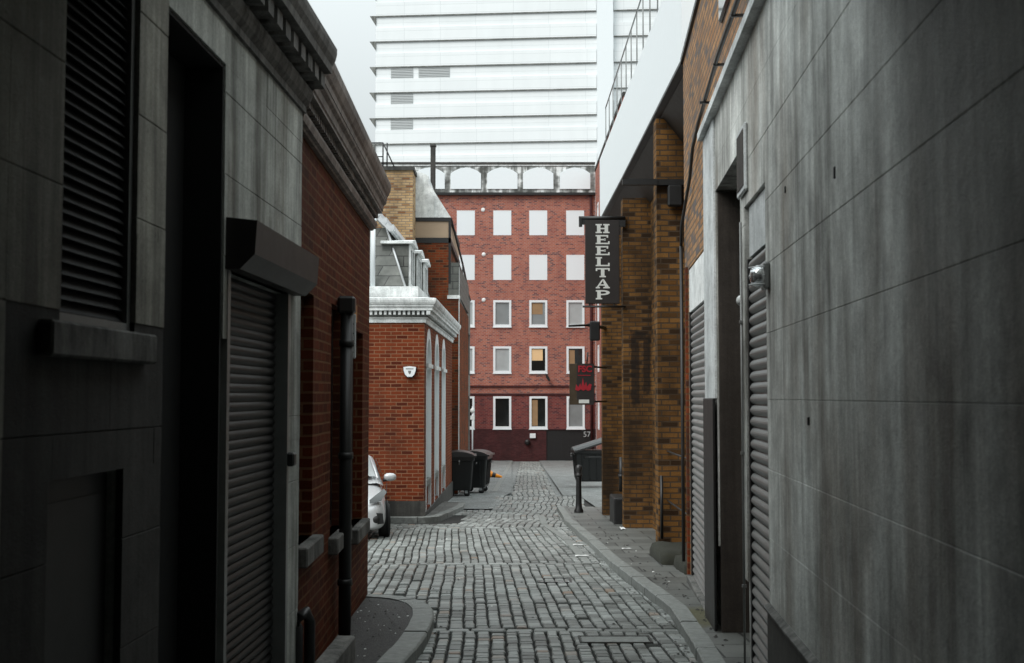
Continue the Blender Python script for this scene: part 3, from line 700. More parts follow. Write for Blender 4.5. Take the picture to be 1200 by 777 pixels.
mb = MB(); mb.bbox(-.2,.2,-.2,.2,18.1,18.25,.02); mb.build('cap', M['stone_low'], CH)

DB = thing('concrete_building', 'grey concrete fronted building with black openings beyond the brick house', 'building', (-1.57,35.02,0), R(90)+math.atan(.0086))
mb = MB(); L_D = 13
mb.prism([(-.0,4.1),(-.0,5.52),(.25,5.52),(.25,4.1)], 0.2, L_D); mb.prism([(0,1.7),(0,2.5),(.25,2.5),(.25,1.7)], .2, L_D)
mb.box(.2, L_D, .25, .6, -3, 5.3); mb.build('wall', M['concrete'], DB)
mb = MB(); mb.box(-.02, L_D+.02, -.03, .3, 5.52, 5.58); mb.build('coping', M['black'], DB)
mb = MB(); mb.box(0, .199, -.02, .4, -3, 5.5); mb.build('corner_trim', M['white_trim'], DB)
mb = MB()
for u in (.2,4.2,8.4,12.6): mb = MB(); mb.box(u, u+.35, 0.01, .25, -3, 1.7); mb.box(u, u+.35, .01, .25, 1.7, 4.1); mb.build('pier', M['concrete'], DB)
mb = MB()
for u in (.6,4.6,8.8): mb.box(u, u+3.5, .14, .2, -3, 1.7); mb.box(u, u+3.5, .14, .2, 2.5, 4.1)
mb.build('glazing', M['black_matte'], DB)
mb = MB(); mb.box(0.2, L_D, .6, 6, -3, 5.2); mb.build('rear_block', M['brick_c'], DB)

# ================================================================== FAR RED BUILDING
FY = 82
FB = thing('red_brick_block', 'tall red brick block closing the street with white framed windows and arched dormers', 'building', (0,FY,0))
cx = [-5.7,-3.19,-.67,1.81,4.36]
xs5 = [-8.2]+cx
rows = [(12.78,14.5),(9.68,11.42),(6.46,8.28),(3.28,5.10),(-.53,1.68)]
hw = .62
ops = [(c-hw, c+hw, a, b) for c in xs5 for a, b in rows]
mb = MB(); wall(mb, -14, 5.75, 1.76, 15.55, ops, -1, .35); mb.box(-14,5.75,.35,12,-4,15.5)
mb.build('wall', M['brick_far'], FB)
mb = MB(); wall(mb, -14, 5.75, -.55, 1.759, ops, -1, .35); mb.build('ground_storey', M['brick_far_mid'], FB)
mb = MB(); wall(mb, -14, 5.75, -4, -.551, [(2.35,5.6,-4,-.62)], -1, .37, front=.02); mb.build('plinth', M['brick_far_low'], FB)
mb = MB(); mb.box(-14,5.75,-.06,0,1.76,1.88); mb.box(-14,5.75,-.09,0,2.30,2.42); mb.build('string_course', M['brick_far_low'], FB)
for r, (a, b) in enumerate(rows):
    for i, c in enumerate(xs5):
        w = MB()
        if r < 2:
            frame_open(w, c-hw, c+hw, a, b, .07, -.015, .06)
            w = w.build('window', M['white'], FB); w['label'] = 'window closed by a plain white panel'
            mb = MB(); mb.box(c-hw+.06, c+hw-.06, -.008, .05, a+.06, b-.06); mb.build('blind', M['white_blind'], w)
        else:
            frame_open(w, c-hw, c+hw, a, b, .15, -.05, .10)
            w = w.build('window', M['white'], FB)
            if r == 4: pm = [M['glass'],M['glass'],M['glass'],M['glass'],M['glass'],M['glass_grey']][i]
            elif r == 3: pm = [M['glass'],M['glass'],M['glass_pale'],M['glass_pale'],M['glass'],M['glass']][i]
            else: pm = [M['glass_grey'],M['glass'],M['glass_pale'],M['glass_grey'],M['glass_grey'],M['glass_pale']][i]
            mb = MB(); mb.box(c-hw+.14, c+hw-.14, .04, .08, a+.14, b-.14); mb.build('pane', pm, w)
            if (r, i) in ((2,4),(3,4)):
                mb = MB(); mb.box(c-.45, c+.30, .028, .038, a+.85, b-.2); mb.build('lit_ceiling', M['led'] if r == 3 else M['wood'], w)
            if (r, i) in ((3,5),(4,4)):
                mb = MB(); mb.box(c-.45, c-.05, .028, .038, a+.2, b-.25); mb.build('curtain', M['wood'], w)
            mb = MB(); mb.box(c-hw+.02, c-hw+.14, -.07,-.051, a-.04, b, 0) if False else mb.box(c-hw-.03, c+hw+.03, -.09, .0, a-.07, a-.002); mb.build('sill', M['white'], w)
mb = MB(); mb.box(-14,5.95,-.28,.1,15.55,15.72); mb.build('gutter', M['black'], FB)
mb = MB(); mb.prism([(-.1,15.72),(-.02,17.55),(3,17.6),(3,15.72)], -14, 5.75); mb.build('stained_parapet', M['stain'], FB)
mb = MB(); mb.box(-14,5.75,-.12,3,17.72,17.86); mb.build('parapet_coping', M['stone_low'], FB)
mb = MB(); mb.box(-14,5.75,-.06,3,17.6,17.72); mb.build('parapet_band', M['white_trim'], FB)
for c in [-8.2]+cx:
    c -= .0; pts = [(c-1.05,15.98),(c-1.05,17.05)]
    for k in range(9): t = k/8; pts.append((c-1.05+2.1*t, 17.05+.42*math.sin(math.pi*t)**.8))
    pts += [(c+1.05,15.98)]
    mb = MB(); mb.prism(pts, -.16, -.0, 'y'); mb.build('arched_dormer', M['white_blind'], FB)
mb = MB()
for z in (13.2,10.05,6.9)[::1]:
    pass
for i, (x, z) in enumerate(((-2.0,14.55),(-1.95,11.45),(-1.95,8.30))):
    mb = MB(); mb.lathe([(0,-.05),(.10,-.05),(.14,-.02),(.14,0)], (x,0,z), 14, axis='y'); mb.build('wall_plate', M['white_trim'], FB)
mb = MB(); mb.tube([(5.45,-.1,-2.7),(5.45,-.1,15.5)], .09, 8); mb.tube([(-7.0,-.1,-2.7),(-7.0,-.1,15.5)], .09, 8); mb.build('downpipe', M['brick_far_low'], FB)
gd = MB(); gd.box(2.35,5.6,.05,.12,-3,-.62)
for k in range(13): gd.box(2.4+k*.25, 2.42+k*.25, .035, .05, -3, -.65)
gd = gd.build('garage_door', M['black'], FB)
text_part('house_number', '57', .52, M['louvre'], gd, (5.12,-.06,-.93), (R(90),0,0), .01)
wb = MB(); wb.bbox(1.22,1.62,-.16,-.02,-1.18,-.86,.02); tag(wb.build('wall_box', M['white']), 'small white box on the dark brick base of the far red block', 'wall box')
bpy.data.objects['wall_box'].location = (0,FY,0)
lp = MB(); lp.lathe([(0,-.30),(.14,-.28),(.20,-.18),(.16,-.02),(.10,.0)], (1.05,0,-1.45), 16, axis='y')
ob = tag(lp.build('wall_lamp', M['black']), 'round black lamp below the small white box on the far red block', 'lamp'); ob.location = (0,FY,0)
lp = MB(); lp.box(2.36,2.50,-.35,-.02,2.95,3.02); lp.prism([(2.28,3.25),(2.52,3.0),(2.62,2.75),(2.5,2.7),(2.32,2.95)], -.55, -.3, 'y')
ob = tag(lp.build('floodlight', M['black']), 'small black floodlight between two upper windows of the far red block', 'lamp'); ob.location = (0,FY,0)

NB = thing('facade_shade_block', 'unseen brick block added on the left to shade the far facade', 'building', (-9.5,66,0))  # out of view, added to keep light off the lower far facade
mb = MB(); mb.box(-10,0,-16,15.6,-4,8.5); mb.build('wall', M['brick_far'], NB)  # body of the added, unseen shade block
mb = MB(); mb.box(-10.1,.1,-16.1,15.6,8.5,8.7); mb.build('coping', M['stone_low'], NB)
RW = thing('side_wing', 'red brick wing with white windows at the right end of the street', 'building', (5.76,FY,0), R(90))
mb = MB(); wo = [(-6-3*k-1.2,-6-3*k,z,z+1.8) for k in range(5) for z in (3.28,6.46,9.68,12.78,-.53)]+[(-3.2,-2.0,z,z+1.8) for z in (3.28,6.46,9.68,12.78,-.53)]
wall(mb, -21, -.01, -4, 17.2, wo, +1, .3); mb.box(-21,-.01,-.3,-8,-4,17.2); mb.build('wall', M['brick_far'], RW)
for (a, b, c, d) in wo:
    w = MB(); frame_open(w, a, b, c, d, .14, .03, -.08); w = w.build('window', M['white'], RW)
    mb = MB(); mb.box(a+.12, b-.12, -.04, -.06, c+.12, d-.12); mb.build('pane', M['glass_grey'], w)
mb = MB(); mb.box(-21.05,-.01,.05,-8,17.2,17.4); mb.build('coping', M['stone_low'], RW)

# ================================================================== WHITE TOWER
TW = thing('white_tower', 'huge white office tower with horizontal ledges rising over the red block', 'tower', (0,130,0), R(-4.6))
mb = MB(); mb.box(-15.2,30,0,20,-5,62); mb.build('wall', M['tower'], TW)
zl = 29.6
levels = [29.6+2.88*k for k in range(-4, 11)]
mb = MB()
for z in levels:
    for (xa, xb) in ((-15.2,9.3),(11.2,30)): mb.prism([(.05,z+.0),(-.16,z),(-.16,z+1.5),(.05,z+1.5)], xa, xb)
mb.build('ledge', M['tower'], TW)
mb = MB()
for z in levels: mb.prism([(-15.21,z),(-15.9,z),(-15.22,z-1.0)], -.16, 3, 'y')
for z in levels: mb.box(-15.85,9.3,-.155,-.003,z-.12,z-.004); mb.box(11.2,30,-.155,-.003,z-.12,z-.004)
mb.build('shadow_gap', M['concrete'], TW)
mb = MB(); mb.box(9.35,11.15,-.9,0,-5,62); mb.build('stair_fin', M['white'], TW)
for (x0, x1, k) in ((-13.5,-11.0,2),(-10.4,-6.9,2),(-13.5,-11.0,1),(-13.5,-11.0,0)):
    z = 29.6+2.88*(k+1); w = MB(); w.box(x0, x1, -.03, .1, z-1.75, z-.10)
    for q in range(9): w.prism([(-.031, z-1.72+q*.18), (-.09, z-1.72+q*.18), (-.031, z-1.60+q*.18)], x0+.02, x1-.02)
    w.build('louvre_window', M['louvre'], TW)
mb = MB(); mb.box(-8.6,-7.7,-.05,0,30.7,31.1); mb.build('vent', M['louvre'], TW)

# ================================================================== RIGHT SIDE: rendered wall + brick above
o = 1
ang = R(90)-math.atan(.069)
RG = thing('rendered_building', 'streaked grey cement rendered building filling the right foreground', 'building', (1.81,10.9,0), ang)
lev = [-1.5,.46,.87,1.27,1.68,2.07,2.48,2.86,3.27,3.67,4.05]
door = (-2.62,-.93,-2,3.42); sh2 = (-3.83,-2.84,-2,2.98)
mb = MB(); wall(mb, -22, 0, -1.5, 4.05, [door, sh2], o, .45)
ashlar(mb, -22, 0, lev[1:], [door, sh2], o, 0, face=.035, gap=.0006, ch=.0025)
mb.build('wall', M['render'], RG)
mb = MB(); wall(mb, -22, -3.83, -1.5, .455, [], o, .03, front=.05); mb.build('plinth', M['stone_low'], RG)
mb = MB(); mb.prism([(0.03,.456),(.07,.456),(.07,.468),(.036,.49),(.03,.49)], -22, -3.83); mb.build('plinth_ledge', M['sill'], RG)
mb = MB(); mb.prism([(-.1,4.05),(.10,4.05),(.10,4.12),(.04,4.20),(-.1,4.22)], -22, .03); mb.build('coping', M['render_light'], RG)
mb = MB(); mb.box(-.93+.004, -.004, .036, .052, 1.682, 4.04); mb.build('pale_pilaster', M['render_light'], RG)
mb = MB(); mb.bbox(-.95, -.06, .053, .075, -1, 1.68, .006); mb.build('steel_boxing', M['steel_dark'], RG)
dj = MB(); dj.box(-.995,-.931,.02,-.40,-1.2,3.40); dj.build('door_jamb', M['doorjamb'], RG)
dd = MB(); dd.box(-2.62,-.93,-.36,-.42,-1,3.42)
for u in (-2.5,-1.7): dd.bbox(u, u+.66, -.345, -.362, 0.0, 1.2, .006); dd.bbox(u, u+.66, -.345, -.362, 1.4, 2.9, .006)
dd.build('door', M['darkdoor'], RG)
mb = MB(); mb.tube([(-2.70,.045,-.3),(-2.70,.045,2.9)], .008, 8)
for z in (.4,1.3,2.2): mb.box(-2.715,-2.685,.03,.058,z,z+.02)
mb.build('conduit', M['steel_mid'], RG)
s2 = MB(); slats(s2, -3.825, -2.90, -.6, 2.62, .0, o, .075, .02); s2.box(-3.81,-2.86,-.13,-.18,-.8,2.98); s2 = s2.build('roller_shutter', M['steel_mid'], RG)
mb = MB(); mb.box(-3.81,-2.91,.012,-.12,2.63,2.97); mb.build('shutter_fascia', M['render_light'], s2)
mb = MB(); mb.box(-2.90,-2.842,.022,-.12,-.8,2.62); mb.build('guide_rail', M['black'], s2)
for (u_, z_, h_) in ((-5.9,2.62,.05),(-4.6,2.78,.035),(-5.2,1.56,.04)):
    mb = MB(); mb.bbox(u_-.012, u_+.012, .03, .043, z_, z_+h_, .003); mb.build('wall_fixing', M['black'], RG)
fr = MB(); fr.bbox(-3.08,-2.66,.036,.062,3.06,3.52,.012); fr = fr.build('sign_frame', M['render_light'], RG)
mb = MB(); mb.box(-3.045,-2.695,.0625,.066,3.10,3.48); mb.build('sign_face', M['doorjamb'], fr)

RB = thing('stock_brick_building', 'worn stock brick building with steel shutter beyond the grey rendered wall', 'building', (1.81,10.9,0), ang)
s1 = (.04,2.42,-2,3.12)
mb = MB(); wall(mb, .001, 3.0, -2, 5.62, [s1], o, .4); wall(mb, -22, 0, 4.23, 5.62, [], o, .45); 
mb.box(-22, 3.0, -.46, -4, -2, 5.6); mb.build('wall', M['brick_mix'], RB)
mb = MB(); mb.box(-22, 3.03, .03, -.5, 5.621, 5.68); mb.build('coping', M['black'], RB)
s = MB(); slats(s, .12, 2.34, -.55, 2.62, -.03, o, .078, .02); s.box(.06,2.40,-.06,-.12,-1,3.1); s = s.build('roller_shutter', M['steel_shut'], RB)
mb = MB(); mb.box(.06,2.40,-.005,-.058,2.63,3.10); mb.build('shutter_fascia', M['white_trim'], s)
mb = MB(); mb.box(.05,.119,.0,-.055,-1,2.629); mb.box(2.341,2.41,.0,-.055,-1,2.629); mb.build('guide_rail', M['black'], s)
mb = MB(); mb.bbox(.14,.20,.0,.035,1.16,1.42,.006); mb.bbox(.13,.21,-.01,.005,1.10,1.48,.004); mb.build('shutter_lock', M['steel'], s)
mb = MB(); mb.bbox(.04,2.42,-.1,.05,g(12)-.1,g(12)+.13,.01); mb.build('threshold', M['sill'], RB)
mb = MB(); mb.box(2.5,2.62,.002,.03,-1,3.15); mb.build('timber_batten', M['brick_c'], RB)
mb = MB(); mb.bbox(-2.35,-1.25,.03,-.2,4.75,5.5,.02); mb.build('upper_window', M['glass'], RB)
cb = MB(); cb.tube([(2.98,.04,3.45),(2.75,.05,3.66),(1.55,.05,3.98),(1.15,.05,4.22),(.35,.06,4.30),(-2,.115,4.27),(-5,.115,4.28),(-9,.115,4.26)], .018, 8)
for u in (2.2,.6,-.6,-1.8,-3): cb.box(u, u+.02, .0, .13, 4.25, 4.27) if u < .5 else None
cb.tube([(2.98,.04,3.45),(2.96,.04,1.0),(2.97,.04,-.2)], .02, 8); cb.build('cable', M['black'], RB)

# lamps on the rendered wall
def onwall(ob, root): ob.location = root.location; ob.rotation_euler = root.rotation_euler
bl = thing('bulkhead_lamp', 'round glass bulkhead lamp on the grey wall beside the near shutter', 'lamp', RG.location[:], ang)
mb = MB(); mb.lathe([(0,.145),(.035,.142),(.056,.125),(.066,.10),(.066,.07)], (-3.95,0,2.40), 20, axis='y'); mb.build('glass_dome', M['chrome'], bl)
mb = MB(); mb.bbox(-4.02,-3.88,.036,.075,2.32,2.48,.012); mb.build('base', M['steel_mid'], bl)
mb = MB()
for k in range(3): mb.tube([(-4.018,.07,2.35+.05*k),(-4.0,.12,2.35+.05*k),(-3.95,.150,2.35+.05*k),(-3.90,.12,2.35+.05*k),(-3.882,.07,2.35+.05*k)], .004, 6)
mb.build('guard', M['steel'], bl)
cc = thing('dome_camera', 'small pale dome camera in the tall dark doorway', 'camera', RG.location[:], ang)
mb = MB(); mb.lathe([(0,.075),(.02,.07),(.034,.055),(.037,.035),(.03,.0),(.012,-.01)], (-2.66,0,2.36), 16, axis='y'); mb.build('dome', M['white_trim'], cc)
mb = MB(); mb.bbox(-2.69,-2.64,.036,.05,2.33,2.39,.005); mb.build('bracket', M['steel_mid'], cc)

# ================================================================== PIER BUILDING
PB = thing('pier_building', 'yellow stock brick building with projecting piers under a white parapet', 'building', (0,0,0))
mb = MB(); mb.box(2.45,7,14.0,26.8,-3,6.6); mb.build('wall', M['brick_stock'], PB)
mb = MB(); mb.box(2.0,2.45,16.4,16.75,-2,5.55); mb.build('pier', M['brick_stock'], PB)
mb = MB(); mb.box(1.96,2.45,21.0,21.35,-2,5.2); mb.build('pier', M['brick_marked'], PB)
mb = MB(); mb.box(1.85,2.45,24.4,24.75,-2,5.0); mb.build('pier', M['brick_stock'], PB)
mb = MB()
mb.add([(2.02,14.0,5.66),(1.97,26.6,5.66),(1.97,26.6,7.0),(2.02,14.0,7.0),(7,14,7.0),(7,26.6,7.0),(2.5,14,5.64),(2.5,26.6,5.64)], [(0,1,2,3),(3,2,5,4)])
mb.box(2.5,7,14.0,26.6,6.62,6.99); mb.add([(2.02,14.0,5.66),(7,14,5.66),(7,14,7.0),(2.02,14,7.0)], [(0,1,2,3)]); mb.add([(1.97,26.6,5.66),(7,26.6,5.66),(7,26.6,7.0),(1.97,26.6,7.0)], [(3,2,1,0)])
mb.build('parapet', M['white'], PB)
mb = MB(); mb.prism([(2.02,5.655),(2.06,5.60),(2.44,5.12),(2.44,5.655)], 13.92, 26.6, 'y'); mb.build('soffit', M['darkdoor'], PB)
mb = MB(); mb.prism([(1.99,5.66),(2.07,5.66),(2.07,5.58),(1.99,5.62)], 13.92, 26.6, 'y'); mb.build('gutter', M['black'], PB)
mb = MB(); y = 16.0
while y < 27: mb.tube([(2.1,y,7.0),(2.1,y,8.15)], .012, 6); y += .95
mb.tube([(2.1,15.5,8.15),(2.1,26.5,8.15)], .014, 6); mb.build('roof_railing', M['steel_mid'], PB)
mb = MB()
def rough_block(x0, x1, y0, y1, z0, z1):
    bm = bmesh.new(); bmesh.ops.create_cube(bm, size=1); bmesh.ops.subdivide_edges(bm, edges=bm.edges[:], cuts=5, use_grid_fill=True)
    for v in bm.verts:
        p = Vector((x0+(v.co.x+.5)*(x1-x0), y0+(v.co.y+.5)*(y1-y0), z0+(v.co.z+.5)*(z1-z0)))
        c = Vector(((x0+x1)/2, (y0+y1)/2, (z0+z1)/2)); k = abs(v.co.x*2)**4+abs(v.co.y*2)**6+abs(v.co.z*2)**4
        p += (c-p)*.06*max(0, k-1) + Vector((noise.noise(p*5), noise.noise(p*5+Vector((9,0,0))), noise.noise(p*5+Vector((0,9,0)))))*.03; v.co = p
    bm.verts.index_update(); mb.add([v.co[:] for v in bm.verts], [[v.index for v in f.verts] for f in bm.faces], 0, True); bm.free()
rough_block(1.86,2.4,15.0,16.4,-.9,g(15.5)+.25); rough_block(1.99,2.4,13.95,14.95,-.9,g(14.5)+.24)
mb.build('mossy_plinth', M['moss'], PB)
mb = MB()
for z in (.95,.28): mb.tube([(2.10,13.95,z),(2.12,16.38,z)], .011, 6)
mb.tube([(2.03,16.3,g(16)+.3),(2.03,16.3,.62)], .022, 8); mb.build('hand_rail', M['black'], PB)
mb = MB(); mb.bbox(1.86,2.3,21.9,22.9,-1,-.16,.02); mb.tube([(2.04,22.4,-.08),(2.04,22.4,.56)], .045, 10); mb.tube([(2.04,22.4,.18),(2.04,22.4,.24)], .058, 10); mb.build('vent_stack', M['black'], PB)
fb = MB(); fb.box(1.52,2.0,16.28,16.36,4.60,4.68); fb.box(2.0,2.4,16.30,16.398,4.60,4.68); fb.bbox(2.14,2.34,16.24,16.36,4.30,4.59,.02)
tag(fb.build('bracket_arm', M['black']), 'black steel arm with box on the nearest brick pier', 'bracket')

# hanging signs
hs = thing('hanging_sign', 'tall black hanging sign reading HEELTAP in white letters', 'sign', (1.60,20.95,4.10))
SX = .31
mb = MB(); mb.bbox(-SX, SX-.02, -.03, .03, -.78, .70, .006); mb.build('board', M['signboard'], hs)
mb = MB(); mb.tube([(-.42,0,.735),(.40,0,.735)], .035, 10); mb.box(-.36,-.30,-.02,.02,.62,.72); mb.box(.22,.40,-.025,.025,.58,.70); mb.bbox(-.42,-.36,-.03,.03,.58,.76,.008); mb.tube([(-.36,0,-.83),(.40,0,-.83)], .018, 8); mb.box(-.25,-.22,-.01,.01,-.82,-.77); mb.box(.18,.21,-.01,.01,-.82,-.77)
mb.build('bracket', M['black'], hs)
def slab_serif(ch, mbx, x, z, w, h, sw, th):
    """bold slab-serif capitals: sw = thick stem, th = thin stroke / serif; (x,z) is the centre"""
    L, Rr, B, T = x-w/2, x+w/2, z-h/2, z+h/2; Y0, Y1 = -.036, -.029; s = th
    def bx(a, b, c, d): mbx.box(a, b, Y0, Y1, c, d)
    def pr(pts): mbx.prism(pts, Y0-.0005, Y1, 'y')
    e = w*.10
    if ch == 'H':
        for cx_ in (L+e+sw/2, Rr-e-sw/2): bx(cx_-sw/2, cx_+sw/2, B+s, T-s); bx(cx_-sw/2-e, cx_+sw/2+e, B, B+s); bx(cx_-sw/2-e, cx_+sw/2+e, T-s, T)
        bx(L+e+sw, Rr-e-sw, z-s/2, z+s/2)
    elif ch == 'E':
        bx(L+e, L+e+sw, B+s, T-s); bx(L, Rr-e, T-s, T); bx(L, Rr, B, B+s); bx(L+e+sw, L+w*.68, z-s/2, z+s/2)
        bx(Rr-e-s*1.1, Rr-e, T-h*.3, T-s); bx(Rr-s*1.1, Rr, B+s, B+h*.32); bx(L+w*.62, L+w*.68+s*.3, z-h*.13, z+h*.13)
    elif ch == 'L':
        bx(L+e, L+e+sw, B+s, T-s); bx(L, L+2*e+sw, T-s, T); bx(L, Rr, B, B+s); bx(Rr-s*1.2, Rr, B+s, B+h*.36)
    elif ch == 'T':
        bx(x-sw/2, x+sw/2, B+s, T-s); bx(x-sw/2-e, x+sw/2+e, B, B+s); bx(L, Rr, T-s, T); bx(L, L+s*1.1, T-h*.32, T-s); bx(Rr-s*1.1, Rr, T-h*.32, T-s)
    elif ch == 'A':
        pr([(x-s*.4,T),(x+s*.8,T),(Rr-e*.6,B+s),(Rr-e*.6-sw*1.1,B+s)]); pr([(x-s*.4,T),(x+s*.5,T-h*.1),(L+e+s,B+s),(L+e*.7,B+s)])
        bx(L, L+2*e+s, B, B+s); bx(Rr-2*e-sw*1.05, Rr, B, B+s); mbx.box(L+w*.27, Rr-w*.3, Y0+.0015, Y1, z-h*.2, z-h*.2+s*.9)
    elif ch == 'P':
        bx(L+e, L+e+sw, B+s, T-s); bx(L, L+2*e+sw, B, B+s); bx(L, x, T-s, T)
        n = 10; cz = T-h*.27; ro = h*.27; wx = Rr-x
        for k in range(n):
            a0, a1 = math.pi/2-math.pi*k/n, math.pi/2-math.pi*(k+1)/n
            def pt(a, q): return (x+(wx-(sw if q else 0))*math.cos(a), cz+(ro-(s if q else 0))*math.sin(a))
            pr([pt(a0,0), pt(a1,0), pt(a1,1), pt(a0,1)])
        bx(L+e+sw, x, cz-ro, cz-ro+s)
lt = MB()
for k, ch in enumerate('HEELTAP'): slab_serif(ch, lt, -.005, .545-.195*k, .245, .162, .062, .024)
lt.build('lettering', M['letter'], hs, recalc=True)
fs = thing('club_sign', 'smoked brown sign with red letters FSC and crown mark on far pier', 'sign', (1.36,23.3,1.93))
mb = MB(); mb.bbox(-.24,.24,-.02,.02,-.40,.40,.004); mb.box(.13,.24,-.024,-.0205,-.40,.40,1); mb.box(-.10,.13,-.024,-.0205,-.30,.40,1); mb.build('board', [M['fsc_board'], M['signboard']], fs)
text_part('lettering', 'FSC', .17, M['red'], fs, (.06,-.029,.29), (R(90),0,0), .004, 1.0, .006)
mb = MB(); mb.box(-.08,.17,-.031,-.0255,.165,.18); mb.build('underline', M['red'], fs)
mb = MB(); mb.prism([(-.13,-.11),(-.11,.0),(-.07,-.06),(-.03,.02),(-.01,-.05),(.02,.13),(.05,-.03),(.085,.05),(.10,-.05),(.15,.01),(.19,-.01),(.17,-.11),(.12,-.13),(.07,-.10),(.03,-.13),(-.02,-.10),(-.07,-.13)], -.031, -.0255, 'y'); mb.build('crown_mark', M['red'], fs)
mb = MB(); mb.box(-.06,.14,-.031,-.0255,-.37,-.30); mb.build('small_panel', M['letter'], fs)
mb = MB(); mb.tube([(.22,0,.34),(.55,.9,.34)], .02, 6); mb.tube([(.22,0,-.34),(.55,.9,-.34)], .02, 6); mb.tube([(.1,0,.40),(.12,0,.62)], .015, 6); mb.build('bracket', M['black'], fs)
sl = MB(); sl.tube([(1.10,23.0,3.05),(1.55,23.4,3.09)], .022, 8); sl.tube([(1.5,23.4,3.09),(1.90,24.39,3.09)], .035, 8); sl.bbox(1.52,1.72,23.3,23.42,2.78,3.16,.02)
tag(sl.build('lamp_arm', M['black']), 'black lamp arm on the far pier between the two hanging signs', 'lamp')

# ================================================================== STREET OBJECTS
def make_bin(name, label, loc, rz, lid_open=0.0, group=None):
    t = thing(name, label, 'wheelie bin', loc, rz, group)
    W, D, H = .62, .40, 1.12
    b = MB(); z0, z1 = .18, H; wb, db, wt, dt = W*.86, D*.84, W, D
    def rr(w, d, z, r=.06):
        pts = []
        for (sx, sy, a0) in ((1,1,0),(-1,1,90),(-1,-1,180),(1,-1,270)):
            for k in range(4):
                a = R(a0+30*k); pts.append((sx*(w-r)+r*math.cos(a), sy*(d-r)+r*math.sin(a), z))
        return pts
    rings = [rr(wb*.96, db*.94, z0), rr(wb, db, z0+.04), rr(wb+(wt-wb)*.9, db+(dt-db)*.9, z1-.12), rr(wt*1.0, dt*1.0, z1-.11), rr(wt+.03, dt+.03, z1-.10), rr(wt+.03, dt+.03, z1)]
    n = 16; vs = [p for r_ in rings for p in r_]
    b.add(vs, [(i*n+k, i*n+(k+1) % n, (i+1)*n+(k+1) % n, (i+1)*n+k) for i in range(len(rings)-1) for k in range(n)])
    b.add(rings[0], [list(range(n))[::-1]]); b.add(rings[-1], [list(range(n))])
    for x in (-.36,-.12,.12,.36): b.prism([(-db-.0,.24),(-db-.03,.28),(-dt-.03,1.0),(-dt+.02,1.0)], x-.02, x+.02, 'x')
    for y in (-.18,.18):
        for s in (-1,1): b.prism([(s*wb*.97,.24),(s*(wb+.03),.28),(s*(wt+.02),.98),(s*wt*.95,.98)], y-.02, y+.02, 'y')
    b.build('body', M['bin'], t)
    l = MB(); pr = []
    for k in range(9):
        a = k/8; pr.append((-dt-.05+2*(dt+.05)*a, .01+.12*math.sin(math.pi*a)**.7))
    pr = pr + [(dt+.05,-.02),(-dt-.05,-.02)]
    l.prism(pr, -W-.045, W+.045, 'x'); l.box(-W-.05,W+.05,-dt-.085,-dt-.045,-.03,.02)
    l = l.build('lid', M['bin_lid'] , t); l.location = (0, dt+.02 if lid_open else 0, H+.02)
    if lid_open:
        for v in l.data.vertices: v.co.y -= dt+.02
        l.rotation_euler = (-lid_open, 0, 0)
    for sx in (-1,1):
        for sy in (-1,1):
            w = MB(); w.lathe([(0,-.022),(.075,-.022),(.085,-.01),(.085,.01),(.075,.022),(0,.022)], (sx*.42, sy*.22, .086), 14, axis='x'); w.build('wheel', M['rubber'], t)
            w = MB(); w.box(sx*.42-.03, sx*.42+.03, sy*.22-.02, sy*.22+.06, .10, .20); w.build('castor', M['steel'], t)
    for s in (-1,1):
        h = MB(); h.tube([(s*(W+.03),0,.92),(s*(W+.10),0,.94),(s*(W+.10),0,1.0),(s*(W+.03),0,1.02)], .02, 8); h.build('trunnion', M['steel_mid'], t)
    h = MB(); h.tube([(-.3,-dt-.03,.90),(-.3,-dt-.09,.92),(.3,-dt-.09,.92),(.3,-dt-.03,.90)], .015, 8); h.build('handle', M['bin_lid'], t)
    return t
make_bin('wheelie_bin', 'black wheelie bin half hidden behind the arched brick corner', (-1.50,34.2,g(34.2)), R(92), group='black wheelie bins on the left')
make_bin('wheelie_bin', 'black wheelie bin standing furthest into the street on the left', (-1.08,36.0,g(36)), R(84), group='black wheelie bins on the left')
make_bin('wheelie_bin', 'large black wheelie bin with raised sloping lid behind the bollard', (2.66,39.9,g(39.9)), R(4)).scale = (1,1,1.1)
# its lid hinges along one short side: raise it
bb = bpy.data.objects['wheelie_bin.002']
for ch in bb.children:
    if ch.name.startswith('lid'): ch.rotation_euler = (0, -R(16), 0); ch.location = (0,0,1.26)

bo = thing('bollard', 'black cast iron bollard at the end of the right pavement', 'bollard', (1.40,25.2,g(25.2)+.09)); bo.scale = (.85,.85,1)
mb = MB(); mb.lathe([(.115,0),(.115,.05),(.085,.10),(.075,.2),(.062,.72),(.062,.76),(.0,.76)], n=20); mb.build('post', M['black'], bo)
mb = MB(); mb.lathe([(.0,.755),(.085,.76),(.09,.79),(.072,.815),(.066,.86),(.078,.885),(.080,.94),(.06,.985),(.0,1.0)], n=20); mb.build('cap', M['bin_lid'], bo)

po = thing('sign_pole', 'thin grey pole with small round white sign beyond the left bins', 'street sign', (-1.98,60,g(60)))
mb = MB(); mb.tube([(0,0,0),(0,0,3.15)], .035, 8); mb.build('pole', M['steel'], po)
mb = MB(); mb.lathe([(0,-.06),(.12,-.06),(.12,-.045),(0,-.045)], (0,0,2.95), 20, axis='y'); mb.build('sign_disc', M['letter'], po)
mb = MB(); mb.box(-.11,.11,-.062,-.05,2.5,2.7); mb.build('sign_plate', M['letter'], po)

